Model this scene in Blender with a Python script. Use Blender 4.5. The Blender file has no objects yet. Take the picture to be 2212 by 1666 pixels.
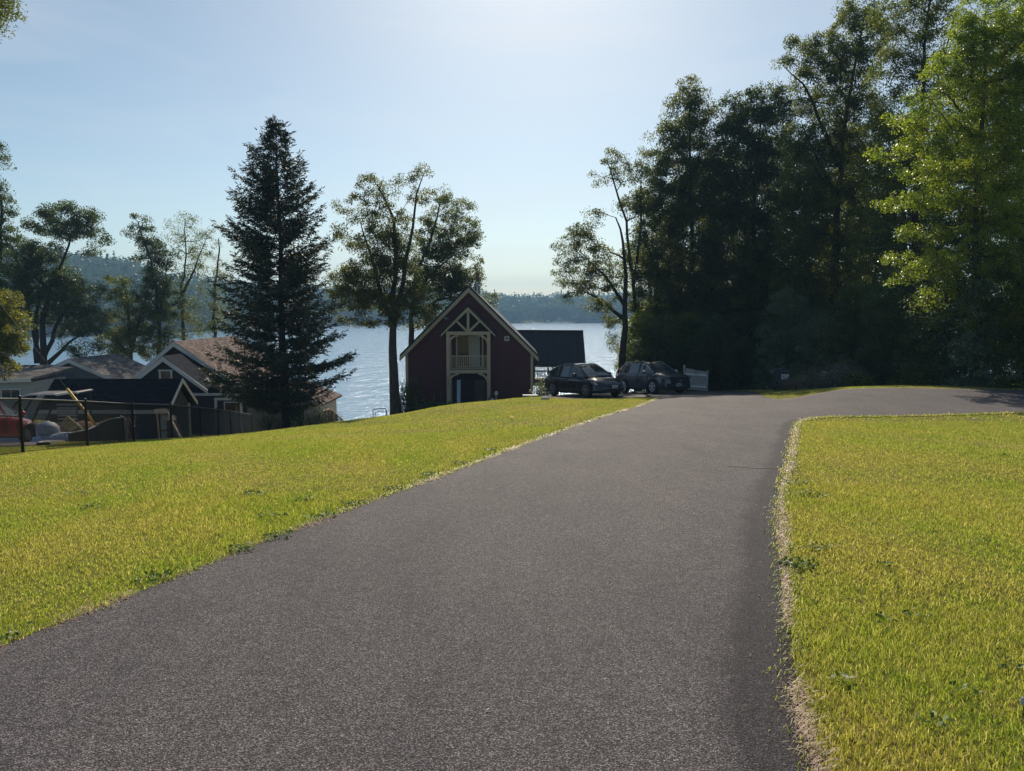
import bpy, math, random
import numpy as np
from mathutils import Vector, Matrix
R = math.radians
rng = np.random.default_rng(7)
random.seed(7)
S = bpy.context.scene
COL = S.collection

# ---------------------------------------------------------------- camera
K = 1024 / 2212.0          # photo display pixels -> 1024 px frame
F = 737.0                  # focal length in px of the 1024 px frame
PITCH = R(5.77)
EYE = 1.6
cam = bpy.data.cameras.new('camera')
cam.sensor_width = 36.0
cam.lens = 36.0 * F / 1024
cam.clip_start = 0.05
cam.clip_end = 9000
camo = bpy.data.objects.new('camera', cam)
COL.objects.link(camo)
camo.location = (0, 0, EYE)
camo.rotation_euler = (R(90) - PITCH, 0, 0)
S.camera = camo

# ---------------------------------------------------------------- sky and sun
SUN_EL, SUN_AZ = R(36), R(2.0)
W = bpy.data.worlds.new("World")
S.world = W
W.use_nodes = True
nt = W.node_tree
bg = nt.nodes['Background']
sky = nt.nodes.new('ShaderNodeTexSky')
sky.sky_type = 'NISHITA'
sky.sun_disc = False
sky.sun_elevation = SUN_EL
sky.sun_rotation = SUN_AZ
sky.altitude = 200
sky.air_density = 0.85
sky.dust_density = 0.62
sky.ozone_density = 1.0
# thin cirrus streaks
tc = nt.nodes.new('ShaderNodeTexCoord')
mp = nt.nodes.new('ShaderNodeMapping'); mp.inputs['Scale'].default_value = (1.2, 1.2, 7.0)
mp.inputs['Rotation'].default_value = (0.0, 0.25, 0.3)
nz = nt.nodes.new('ShaderNodeTexNoise'); nz.inputs['Scale'].default_value = 1.7; nz.inputs['Detail'].default_value = 6
nz.inputs['Distortion'].default_value = 0.6
rp = nt.nodes.new('ShaderNodeValToRGB'); rp.color_ramp.elements[0].position = .5; rp.color_ramp.elements[1].position = .8
rp.color_ramp.elements[1].color = (.34, .34, .34, 1)
mx = nt.nodes.new('ShaderNodeMix'); mx.data_type = 'RGBA'
mx.inputs[7].default_value = (9, 9, 9, 1)
nt.links.new(tc.outputs['Generated'], mp.inputs[0]); nt.links.new(mp.outputs[0], nz.inputs['Vector'])
nt.links.new(nz.outputs[0], rp.inputs[0]); nt.links.new(rp.outputs[0], mx.inputs[0])
tn = nt.nodes.new('ShaderNodeMix'); tn.data_type = 'RGBA'; tn.blend_type = 'MULTIPLY'; tn.inputs[0].default_value = 1
tn.inputs[7].default_value = (1.05, 1.08, .99, 1)
nt.links.new(sky.outputs[0], tn.inputs[6]); nt.links.new(tn.outputs[2], mx.inputs[6]); nt.links.new(mx.outputs[2], bg.inputs['Color'])
bg.inputs['Strength'].default_value = 0.090
sl = bpy.data.lights.new('sun', 'SUN')
sl.energy = 4.9
sl.angle = R(0.53)
sl.color = (1.0, 0.88, 0.71)
so = bpy.data.objects.new('sun', sl)
COL.objects.link(so)
sd = Vector((math.sin(SUN_AZ) * math.cos(SUN_EL), math.cos(SUN_AZ) * math.cos(SUN_EL), math.sin(SUN_EL)))
so.rotation_euler = sd.to_track_quat('Z', 'Y').to_euler()
so.location = (0, 0, 60)
S.view_settings.view_transform = 'Standard'
S.view_settings.look = 'None'
S.view_settings.exposure = 0.17
S.view_settings.gamma = 1
S.cycles.max_bounces = 7
S.cycles.transparent_max_bounces = 6
S.cycles.volume_bounces = 0
S.cycles.use_denoising = True

# ---------------------------------------------------------------- helpers
def ray(xd, yd):
    px, py = xd * K - 512, yd * K - 385.5
    cp, sp = math.cos(PITCH), math.sin(PITCH)
    return px, F * cp - py * sp, -F * sp - py * cp
def at(xd, yd, D):
    dx, dy, dz = ray(xd, yd)
    t = D / dy
    return Vector((dx * t, D, EYE + dz * t))
def mpp(D): return D / F / K if False else D / F * K   # metres per display pixel at depth D

def tag(o, label=None, cat=None, group=None, kind=None):
    if label: o['label'] = label
    if cat: o['category'] = cat
    if group: o['group'] = group
    if kind: o['kind'] = kind
    return o
def empty(name, loc=(0, 0, 0), rz=0.0, label=None, cat=None, group=None):
    o = bpy.data.objects.new(name, None)
    COL.objects.link(o); o.location = loc; o.rotation_euler = (0, 0, rz)
    o.empty_display_size = .2
    return tag(o, label, cat, group)

class MB:
    """collects vertices and faces for one mesh"""
    def __init__(s): s.v = []; s.f = []
    def add(s, vs, fs):
        n = len(s.v); s.v += [tuple(map(float, v)) for v in vs]; s.f += [tuple(i + n for i in f) for f in fs]
        return s
    def box(s, x0, x1, y0, y1, z0, z1):
        vs = [(x0,y0,z0),(x1,y0,z0),(x1,y1,z0),(x0,y1,z0),(x0,y0,z1),(x1,y0,z1),(x1,y1,z1),(x0,y1,z1)]
        return s.add(vs, [(0,3,2,1),(4,5,6,7),(0,1,5,4),(1,2,6,5),(2,3,7,6),(3,0,4,7)])
    def bar(s, a, b, w, h, up=(0, 0, 1)):
        a, b = Vector(a), Vector(b); d = (b - a).normalized(); u = Vector(up)
        r = d.cross(u)
        if r.length < 1e-4: r = d.cross(Vector((1, 0, 0)))
        r.normalize(); u = r.cross(d).normalized(); r *= w / 2; u *= h / 2
        vs = [a-r-u, a+r-u, a+r+u, a-r+u, b-r-u, b+r-u, b+r+u, b-r+u]
        return s.add(vs, [(0,1,2,3),(7,6,5,4),(0,4,5,1),(1,5,6,2),(2,6,7,3),(3,7,4,0)])
    def tube(s, pts, rad, n=8, cap=True):
        pts = [Vector(p) for p in pts]
        if not hasattr(rad, '__len__'): rad = [rad] * len(pts)
        base = len(s.v); ref = None
        for i, p in enumerate(pts):
            d = (pts[min(i+1, len(pts)-1)] - pts[max(i-1, 0)])
            d = d.normalized() if d.length > 1e-9 else Vector((0, 0, 1))
            if ref is None: ref = d.orthogonal().normalized()
            ref = (ref - d * ref.dot(d)); ref = ref.normalized() if ref.length > 1e-6 else d.orthogonal().normalized()
            b = d.cross(ref)
            for k in range(n):
                a = 2 * math.pi * k / n
                s.v.append(tuple(p + (ref * math.cos(a) + b * math.sin(a)) * rad[i]))
        for i in range(len(pts) - 1):
            for k in range(n):
                a0 = base + i*n + k; a1 = base + i*n + (k+1) % n
                s.f.append((a0, a1, a1 + n, a0 + n))
        if cap:
            s.f.append(tuple(base + k for k in range(n))[::-1])
            s.f.append(tuple(base + (len(pts)-1)*n + k for k in range(n)))
        return s
    def prism(s, poly, d0, d1, axis='y'):
        """poly: 2-D outline; extruded between d0 and d1 along axis"""
        n = len(poly)
        def m(p, d):
            return {'y': (p[0], d, p[1]), 'x': (d, p[0], p[1]), 'z': (p[0], p[1], d)}[axis]
        vs = [m(p, d0) for p in poly] + [m(p, d1) for p in poly]
        fs = [tuple(range(n)), tuple(range(2*n-1, n-1, -1))] + [(i, i+n, (i+1) % n + n, (i+1) % n) for i in range(n)]
        return s.add(vs, fs)
    def lathe(s, prof, c=(0,0,0), axis='z', n=24):
        base = len(s.v)
        for r, h in prof:
            for k in range(n):
                a = 2*math.pi*k/n; x, y = r*math.cos(a), r*math.sin(a)
                v = (x, y, h) if axis == 'z' else (x, h, y)
                s.v.append((v[0]+c[0], v[1]+c[1], v[2]+c[2]))
        for i in range(len(prof)-1):
            for k in range(n):
                a0 = base+i*n+k; a1 = base+i*n+(k+1) % n
                s.f.append((a0, a1, a1+n, a0+n))
        return s
    def pieces(s):
        """one MB per connected piece"""
        p = list(range(len(s.v)))
        def fd(a):
            while p[a] != a: p[a] = p[p[a]]; a = p[a]
            return a
        for f in s.f:
            for q in f[1:]:
                a, b = fd(f[0]), fd(q)
                if a != b: p[a] = b
        out = {}
        for f in s.f: out.setdefault(fd(f[0]), []).append(f)
        res = []
        for fs in out.values():
            ids = sorted({i for f in fs for i in f}); mp_ = {i: k for k, i in enumerate(ids)}
            m = MB(); m.v = [s.v[i] for i in ids]; m.f = [tuple(mp_[i] for i in f) for f in fs]; res.append(m)
        return res
    def build(s, name, mat=None, parent=None, smooth=False, bevel=0.0, split=False):
        if split:
            return [m.build(name, mat, parent, smooth, bevel) for m in s.pieces()]
        me = bpy.data.meshes.new(name)
        me.from_pydata(s.v, [], s.f); me.update()
        import bmesh
        bm = bmesh.new(); bm.from_mesh(me); bmesh.ops.recalc_face_normals(bm, faces=bm.faces)
        bm.to_mesh(me); bm.free()
        if smooth: me.polygons.foreach_set('use_smooth', [True]*len(me.polygons))
        o = bpy.data.objects.new(name, me); COL.objects.link(o)
        if mat: me.materials.append(mat)
        if bevel:
            b = o.modifiers.new('bevel', 'BEVEL'); b.width = bevel; b.segments = 2; b.limit_method = 'ANGLE'
        if parent: o.parent = parent
        return o

def fastmesh(name, V, nper, mat, parent=None, smooth=False, attr=None):
    """V: (n*nper,3) array, consecutive groups of nper vertices form one face"""
    V = np.ascontiguousarray(V, dtype=np.float32); nv = len(V); nf = nv // nper
    me = bpy.data.meshes.new(name)
    me.vertices.add(nv); me.vertices.foreach_set('co', V.ravel())
    me.loops.add(nv); me.loops.foreach_set('vertex_index', np.arange(nv, dtype=np.int32))
    me.polygons.add(nf); me.polygons.foreach_set('loop_start', np.arange(0, nv, nper, dtype=np.int32))
    me.update(calc_edges=True)
    if attr is not None:
        a = me.attributes.new('tone', 'FLOAT', 'POINT'); a.data.foreach_set('value', np.repeat(attr, nper).astype(np.float32))
    me.materials.append(mat)
    o = bpy.data.objects.new(name, me); COL.objects.link(o)
    if parent: o.parent = parent
    return o

def gridmesh(name, X, Y, Z, mat, parent=None, smooth=True):
    """X,Y,Z: 2-D arrays"""
    n, m = X.shape
    V = np.stack([X, Y, Z], -1).reshape(-1, 3).astype(np.float32)
    i, j = np.meshgrid(np.arange(n-1), np.arange(m-1), indexing='ij')
    a = (i*m + j).ravel()
    Fc = np.stack([a, a+1, a+m+1, a+m], -1).astype(np.int32)
    me = bpy.data.meshes.new(name)
    me.vertices.add(len(V)); me.vertices.foreach_set('co', V.ravel())
    me.loops.add(Fc.size); me.loops.foreach_set('vertex_index', Fc.ravel())
    me.polygons.add(len(Fc)); me.polygons.foreach_set('loop_start', np.arange(0, Fc.size, 4, dtype=np.int32))
    if smooth: me.polygons.foreach_set('use_smooth', np.ones(len(Fc), dtype=bool))
    me.update(calc_edges=True)
    # make sure normals point up
    if me.polygons[0].normal.z < 0: me.flip_normals()
    me.materials.append(mat)
    o = bpy.data.objects.new(name, me); COL.objects.link(o)
    if parent: o.parent = parent
    return o

def text_part(name, txt, size, loc, rot, mat, parent, depth=0.004, spacing=1.0):
    cu = bpy.data.curves.new(name, 'FONT'); cu.body = txt; cu.size = size; cu.extrude = depth
    cu.align_x = 'CENTER'; cu.align_y = 'CENTER'; cu.space_line = spacing
    t = bpy.data.objects.new('tmp_text', cu); COL.objects.link(t)
    bpy.context.view_layer.update()
    me = bpy.data.meshes.new_from_object(t.evaluated_get(bpy.context.evaluated_depsgraph_get()))
    bpy.data.objects.remove(t)
    me.name = name; me.materials.clear(); me.materials.append(mat)
    o = bpy.data.objects.new(name, me); COL.objects.link(o); o.location = loc; o.rotation_euler = rot
    if parent: o.parent = parent
    return o

# ---------------------------------------------------------------- materials
MATS = {}
def newmat(name):
    m = bpy.data.materials.new(name); m.use_nodes = True
    MATS[name] = m
    return m, m.node_tree, m.node_tree.nodes['Principled BSDF']
def N(nt, t, **kw):
    n = nt.nodes.new(t)
    for k, v in kw.items(): setattr(n, k, v)
    return n
def ramp(nt, fac, stops):
    r = nt.nodes.new('ShaderNodeValToRGB'); e = r.color_ramp.elements
    while len(e) > 1: e.remove(e[-1])
    e[0].position, e[0].color = stops[0][0], (*stops[0][1], 1)
    for p, c in stops[1:]:
        x = e.new(p); x.color = (*c, 1)
    nt.links.new(fac, r.inputs[0])
    return r.outputs[0]
def objco(nt, scale=(1, 1, 1)):
    c = nt.nodes.new('ShaderNodeTexCoord'); m = nt.nodes.new('ShaderNodeMapping')
    m.inputs['Scale'].default_value = scale
    nt.links.new(c.outputs['Object'], m.inputs[0]); return m.outputs[0]
def noise(nt, co, scale, detail=4, rough=.55):
    n = nt.nodes.new('ShaderNodeTexNoise'); n.inputs['Scale'].default_value = scale
    n.inputs['Detail'].default_value = detail; n.inputs['Roughness'].default_value = rough
    nt.links.new(co, n.inputs['Vector']); return n.outputs[0]
def bump(nt, h, bs, dist=.01, strength=1.0):
    b = nt.nodes.new('ShaderNodeBump'); b.inputs['Distance'].default_value = dist; b.inputs['Strength'].default_value = strength
    nt.links.new(h, b.inputs['Height']); nt.links.new(b.outputs[0], bs.inputs['Normal'])
def mixc(nt, fac, a, b, blend='MIX'):
    m = nt.nodes.new('ShaderNodeMix'); m.data_type = 'RGBA'; m.blend_type = blend
    for s, v in ((0, fac), (6, a), (7, b)):
        if isinstance(v, (int, float)): m.inputs[s].default_value = v
        elif isinstance(v, tuple): m.inputs[s].default_value = (*v, 1)
        else: nt.links.new(v, m.inputs[s])
    return m.outputs[2]
def plain(name, col, rough=.6, metal=0.0, var=.25, nscale=3.0, spec=.5, bumpd=0.0):
    m, nt, b = newmat(name)
    co = objco(nt)
    c = noise(nt, co, nscale, 5)
    lo = tuple(x * (1 - var) for x in col); hi = tuple(min(1, x * (1 + var)) for x in col)
    nt.links.new(ramp(nt, c, [(.3, lo), (.7, hi)]), b.inputs['Base Color'])
    b.inputs['Roughness'].default_value = rough; b.inputs['Metallic'].default_value = metal
    b.inputs['Specular IOR Level'].default_value = spec
    if bumpd: bump(nt, noise(nt, co, nscale * 8, 4), b, bumpd)
    return m

def leafmat(name, cols, trans=.42, tcol=None, rough=.5, spec=.35, nscale=.7):
    """backlit leaf: diffuse/gloss mixed with translucency, colour varies per leaf and per clump"""
    m, nt, b = newmat(name)
    geo = nt.nodes.new('ShaderNodeNewGeometry')
    co = objco(nt)
    cl = noise(nt, co, nscale, 2)
    mm = nt.nodes.new('ShaderNodeMath'); mm.operation = 'MULTIPLY_ADD'
    nt.links.new(geo.outputs['Random Per Island'], mm.inputs[0]); mm.inputs[1].default_value = .45
    sub = nt.nodes.new('ShaderNodeMath'); sub.operation = 'MULTIPLY_ADD'; sub.inputs[1].default_value = 1.5; sub.inputs[2].default_value = -.5
    nt.links.new(cl, sub.inputs[0]); nt.links.new(sub.outputs[0], mm.inputs[2])
    n = len(cols)
    c = ramp(nt, mm.outputs[0], [(i / (n - 1) * .9 + .05, cols[i]) for i in range(n)])
    nt.links.new(c, b.inputs['Base Color'])
    b.inputs['Roughness'].default_value = rough; b.inputs['Specular IOR Level'].default_value = spec
    tr = nt.nodes.new('ShaderNodeBsdfTranslucent')
    tc = mixc(nt, 1.0, c, tcol or (1.9, 1.75, .55), 'MULTIPLY')
    nt.links.new(tc, tr.inputs['Color'])
    ms = nt.nodes.new('ShaderNodeMixShader'); ms.inputs[0].default_value = trans
    out = nt.nodes['Material Output']
    nt.links.new(b.outputs[0], ms.inputs[1]); nt.links.new(tr.outputs[0], ms.inputs[2]); nt.links.new(ms.outputs[0], out.inputs[0])
    return m

def mat_lawn():
    m, nt, b = newmat('lawn_soil')
    co = objco(nt)
    a = noise(nt, co, .35, 4); c = noise(nt, co, 9, 5)
    c1 = ramp(nt, a, [(.3, (0.117, 0.121, 0.029)), (.5, (0.182, 0.165, 0.048)), (.7, (0.247, 0.187, 0.080))])
    c2 = ramp(nt, c, [(.3, (.55, .55, .55)), (.7, (1.35, 1.3, 1.2))])
    nt.links.new(mixc(nt, 1.0, c1, c2, 'MULTIPLY'), b.inputs['Base Color'])
    b.inputs['Roughness'].default_value = .95; b.inputs['Specular IOR Level'].default_value = .1
    bump(nt, noise(nt, co, 40, 4), b, .03)
    return m
def mat_grass():
    m, nt, b = newmat('grass_blades')
    geo = nt.nodes.new('ShaderNodeNewGeometry'); co = objco(nt)
    big = noise(nt, objco(nt, (1.2, .42, 1)), .6, 7, .68); mid = noise(nt, co, 4.5, 4)
    r = geo.outputs['Random Per Island']
    green = ramp(nt, r, [(0, (.09, .135, .028)), (.3, (.175, .230, .042)), (.7, (.28, .315, .066)), (.88, (.41, .38, .14)), (1, (.62, .52, .36))])
    dry = ramp(nt, r, [(0, (.16, .16, .04)), (.4, (.30, .265, .085)), (.75, (.42, .35, .16)), (1, (.60, .49, .36))])
    f = nt.nodes.new('ShaderNodeMath'); f.operation = 'MULTIPLY_ADD'; f.inputs[1].default_value = .35
    nt.links.new(mid, f.inputs[0]); nt.links.new(big, f.inputs[2])
    fr = ramp(nt, f.outputs[0], [(.55, (0, 0, 0)), (.78, (1, 1, 1))])
    c = mixc(nt, fr, green, dry)
    nt.links.new(c, b.inputs['Base Color'])
    b.inputs['Roughness'].default_value = .45; b.inputs['Specular IOR Level'].default_value = .3
    tr = nt.nodes.new('ShaderNodeBsdfTranslucent')
    nt.links.new(mixc(nt, 1.0, c, (1.65, 1.85, .65), 'MULTIPLY'), tr.inputs['Color'])
    ms = nt.nodes.new('ShaderNodeMixShader'); ms.inputs[0].default_value = .5
    nt.links.new(b.outputs[0], ms.inputs[1]); nt.links.new(tr.outputs[0], ms.inputs[2])
    nt.links.new(ms.outputs[0], nt.nodes['Material Output'].inputs[0])
    return m
def mat_asphalt(name='asphalt', tint=(1, 1, 1)):
    m, nt, b = newmat(name)
    co = objco(nt)
    vo = N(nt, 'ShaderNodeTexVoronoi'); vo.inputs['Scale'].default_value = 150; nt.links.new(co, vo.inputs['Vector'])
    grain = ramp(nt, vo.outputs['Color'], [(.0, (.026, .024, .028)), (.4, (.062, .057, .063)), (.65, (.138, .127, .136)), (.87, (.26, .24, .25)), (1, (.46, .43, .44))])
    dist = ramp(nt, vo.outputs['Distance'], [(.0, (1.25, 1.25, 1.25)), (.45, (.9, .9, .9)), (.8, (.25, .25, .25))])
    c = mixc(nt, 1.0, grain, dist, 'MULTIPLY')
    bigs = mixc(nt, 1.0, ramp(nt, noise(nt, objco(nt, (1, .35, 1)), .9, 8, .7), [(.25, (.68, .68, .72)), (.5, (1.0, .98, .98)), (.75, (1.32, 1.27, 1.22))]), ramp(nt, noise(nt, co, 14, 4, .7), [(.3, (.8, .8, .8)), (.7, (1.2, 1.2, 1.2))]), 'MULTIPLY')
    c = mixc(nt, 1.0, c, bigs, 'MULTIPLY')
    c = mixc(nt, 1.0, c, tint, 'MULTIPLY')
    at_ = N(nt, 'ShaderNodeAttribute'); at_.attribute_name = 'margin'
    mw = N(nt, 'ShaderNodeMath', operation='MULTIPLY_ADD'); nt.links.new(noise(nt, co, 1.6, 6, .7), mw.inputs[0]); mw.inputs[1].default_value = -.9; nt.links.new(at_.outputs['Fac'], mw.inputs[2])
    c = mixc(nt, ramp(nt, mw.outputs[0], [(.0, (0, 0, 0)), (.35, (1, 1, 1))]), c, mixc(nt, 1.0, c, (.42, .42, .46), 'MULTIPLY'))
    nt.links.new(c, b.inputs['Base Color'])
    b.inputs['Roughness'].default_value = .8; b.inputs['Specular IOR Level'].default_value = .2
    bump(nt, vo.outputs['Distance'], b, .006, .8)
    return m
def mat_water():
    m, nt, b = newmat('lake_water')
    b.inputs['Base Color'].default_value = (.19, .33, .48, 1)
    b.inputs['Roughness'].default_value = .16; b.inputs['IOR'].default_value = 1.33
    a = noise(nt, objco(nt, (1, .8, 1)), 1.5, 4, .6); c = noise(nt, objco(nt, (1, .7, 1)), .16, 2)
    s = N(nt, 'ShaderNodeMath', operation='MULTIPLY_ADD'); s.inputs[1].default_value = 3.0
    nt.links.new(c, s.inputs[0]); nt.links.new(a, s.inputs[2])
    bump(nt, s.outputs[0], b, .21, 1.0)
    return m
def mat_bark(name, c0, c1):
    m, nt, b = newmat(name)
    co = objco(nt, (1, 1, .18))
    n = noise(nt, co, 14, 5, .65)
    nt.links.new(ramp(nt, n, [(.3, c0), (.7, c1)]), b.inputs['Base Color'])
    b.inputs['Roughness'].default_value = .9; b.inputs['Specular IOR Level'].default_value = .15
    bump(nt, n, b, .05)
    return m
def mat_siding(name, col, pitch=.12, vertical=False, var=.15, rough=.6):
    m, nt, b = newmat(name)
    w = N(nt, 'ShaderNodeTexWave', wave_type='BANDS', bands_direction='X' if vertical else 'Z', wave_profile='SAW')
    w.inputs['Scale'].default_value = 2 * math.pi / pitch / 20
    nt.links.new(objco(nt), w.inputs['Vector'])
    n = noise(nt, objco(nt, (.6, .6, 4)), 5, 4)
    c = ramp(nt, n, [(.3, tuple(x*(1-var) for x in col)), (.7, tuple(x*(1+var) for x in col))])
    nt.links.new(c, b.inputs['Base Color'])
    b.inputs['Roughness'].default_value = rough
    bump(nt, w.outputs[0], b, .02)
    return m
def mat_shingle(name, col, rowh=.14, var=.35, rough=.85):
    m, nt, b = newmat(name)
    br = N(nt, 'ShaderNodeTexBrick'); br.inputs['Scale'].default_value = 1.0
    br.inputs['Brick Width'].default_value = .32; br.inputs['Row Height'].default_value = rowh
    br.inputs['Mortar Size'].default_value = .008; br.offset = .5
    br.inputs['Color1'].default_value = (*[x*(1-var) for x in col], 1)
    br.inputs['Color2'].default_value = (*[x*(1+var) for x in col], 1)
    br.inputs['Mortar'].default_value = (*[x*.35 for x in col], 1)
    # use (along ridge, height): both roof orientations read as rows of tabs
    tc = N(nt, 'ShaderNodeTexCoord'); sep = N(nt, 'ShaderNodeSeparateXYZ'); cb = N(nt, 'ShaderNodeCombineXYZ')
    nt.links.new(tc.outputs['Object'], sep.inputs[0])
    ad = N(nt, 'ShaderNodeMath', operation='ADD'); nt.links.new(sep.outputs[0], ad.inputs[0]); nt.links.new(sep.outputs[1], ad.inputs[1])
    nt.links.new(ad.outputs[0], cb.inputs[0]); nt.links.new(sep.outputs[2], cb.inputs[1]); nt.links.new(cb.outputs[0], br.inputs['Vector'])
    n = noise(nt, objco(nt), 1.2, 5)
    v = ramp(nt, n, [(.3, (.8, .8, .8)), (.7, (1.2, 1.2, 1.2))])
    nt.links.new(mixc(nt, 1.0, br.outputs[0], v, 'MULTIPLY'), b.inputs['Base Color'])
    b.inputs['Roughness'].default_value = rough; b.inputs['Specular IOR Level'].default_value = .02
    bump(nt, noise(nt, objco(nt), 60, 2), b, .003)
    return m
def mat_paint(name, col, metal=.0, rough=.25, coat=1.0):
    m, nt, b = newmat(name)
    n = noise(nt, objco(nt), 2.5, 3)
    nt.links.new(ramp(nt, n, [(.3, tuple(x*.85 for x in col)), (.7, tuple(x*1.15 for x in col))]), b.inputs['Base Color'])
    b.inputs['Metallic'].default_value = metal; b.inputs['Roughness'].default_value = rough; b.inputs['Specular IOR Level'].default_value = .1
    b.inputs['Coat Weight'].default_value = coat; b.inputs['Coat Roughness'].default_value = .02
    return m
def mat_glass(name, col=(.02, .03, .035), rough=.03):
    m, nt, b = newmat(name)
    n = noise(nt, objco(nt), 1.5, 2)
    nt.links.new(ramp(nt, n, [(.3, tuple(x*.8 for x in col)), (.7, tuple(x*1.2 for x in col))]), b.inputs['Base Color'])
    b.inputs['Roughness'].default_value = rough; b.inputs['Specular IOR Level'].default_value = .8
    return m

LAWN = mat_lawn(); GRASS = mat_grass(); ASPH = mat_asphalt(); WATER = mat_water()
BARK = mat_bark('bark_grey', (.035, .03, .027), (.11, .095, .085))
BARKD = mat_bark('bark_dark', (.02, .017, .015), (.06, .05, .045))
STRAW = leafmat('straw', [(.24, .16, .11), (.42, .29, .21), (.62, .46, .36)], .3, (1.2, 1.1, .9))
MAPLE = leafmat('maple_leaf', [(.045, .075, .014), (.075, .115, .02), (.12, .145, .03), (.18, .165, .045)], .5)
MAPLER = leafmat('maple_leaf_rusty', [(.05, .08, .016), (.085, .11, .022), (.115, .14, .03), (.16, .15, .04)], .5)
OAK = leafmat('oak_leaf', [(.04, .07, .018), (.07, .105, .023), (.12, .15, .033), (.17, .19, .045)], .5)
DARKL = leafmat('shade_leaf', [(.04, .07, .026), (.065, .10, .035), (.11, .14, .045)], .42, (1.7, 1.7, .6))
BRIGHT = leafmat('bright_leaf', [(.09, .14, .022), (.14, .20, .032), (.20, .26, .045), (.28, .32, .065)], .6, (2.0, 1.9, .65), spec=.6, rough=.35)  # sunlit brightness is put into the leaf colour and translucency
YELLOWL = leafmat('yellow_leaf', [(.09, .12, .015), (.15, .165, .025), (.22, .20, .035)], .45)
SAGE = leafmat('sage_leaf', [(.07, .11, .065), (.13, .18, .11), (.20, .26, .17)], .3, (1.3, 1.4, .8))
NEEDLE = leafmat('spruce_needle', [(.018, .032, .014), (.034, .050, .020), (.07, .075, .034)], .18, (1.2, 1.2, .7), nscale=1.2)
WEED = leafmat('weed_leaf', [(.035, .085, .015), (.06, .12, .02), (.12, .19, .04)], .35, spec=.2)
TWIG = plain('dry_twig', (.10, .08, .065), .9)
FARL = leafmat('far_leaf', [(.018, .042, .034), (.035, .065, .05), (.07, .10, .072), (.12, .145, .09)], .3, (1.2, 1.4, 1.0), nscale=.09)  # bluish greens: part of the distance haze is put into the leaf colour
RED = mat_siding('barn_red_siding', (.08, .019, .032), .13)
TRIM = plain('cream_trim', (.46, .39, .27), .6, var=.08)
TRIMW = plain('white_trim', (.55, .56, .56), .55, var=.08)
NAVY = mat_siding('navy_siding', (.018, .022, .032), .11)
NAVYV = mat_siding('navy_board', (.05, .055, .065), .25, True)
METROOF = plain('dark_metal_roof', (.016, .022, .034), .55, .0, .15, 1.5, .3)
BLKSH = mat_shingle('black_shingle', (.014, .015, .019))
DRKSH = mat_shingle('charcoal_shingle', (.014, .018, .026))
TANSH = mat_shingle('tan_shingle', (.17, .13, .115))
GRYSH = mat_shingle('grey_shingle', (.13, .125, .125))
GREYSD = mat_siding('grey_siding', (.34, .37, .40), .2)
WHITESD = mat_siding('white_siding', (.5, .5, .48), .2)
GLASS = mat_glass('window_glass'); CARGL = mat_glass('car_glass', (.035, .045, .055))  # car glass base colour is lightened to stand in for reflected sky
DARK = plain('dark_interior', (.012, .012, .014), .9)
WOODD = plain('dark_wood', (.05, .028, .02), .6)
WOODB = plain('brown_wood', (.16, .10, .07), .75)
WOODL = plain('weathered_wood', (.42, .33, .25), .8, nscale=9)
CURT = plain('curtain', (.42, .44, .36), .9, var=.12, nscale=12)
CONC = plain('concrete', (.30, .29, .28), .9, bumpd=.005)
BLKM = plain('black_metal', (.012, .012, .013), .45, .2)
GALV = plain('galvanised_metal', (.42, .44, .46), .35, .9, .1)
RUBBER = plain('tyre_rubber', (.014, .014, .015), .85)
PLAST = plain('bin_plastic', (.022, .03, .05), .4)
WHITEP = plain('white_panel', (.75, .75, .73), .5, var=.04)
BLUEP = plain('blue_print', (.05, .14, .42), .5, var=.05)

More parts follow.
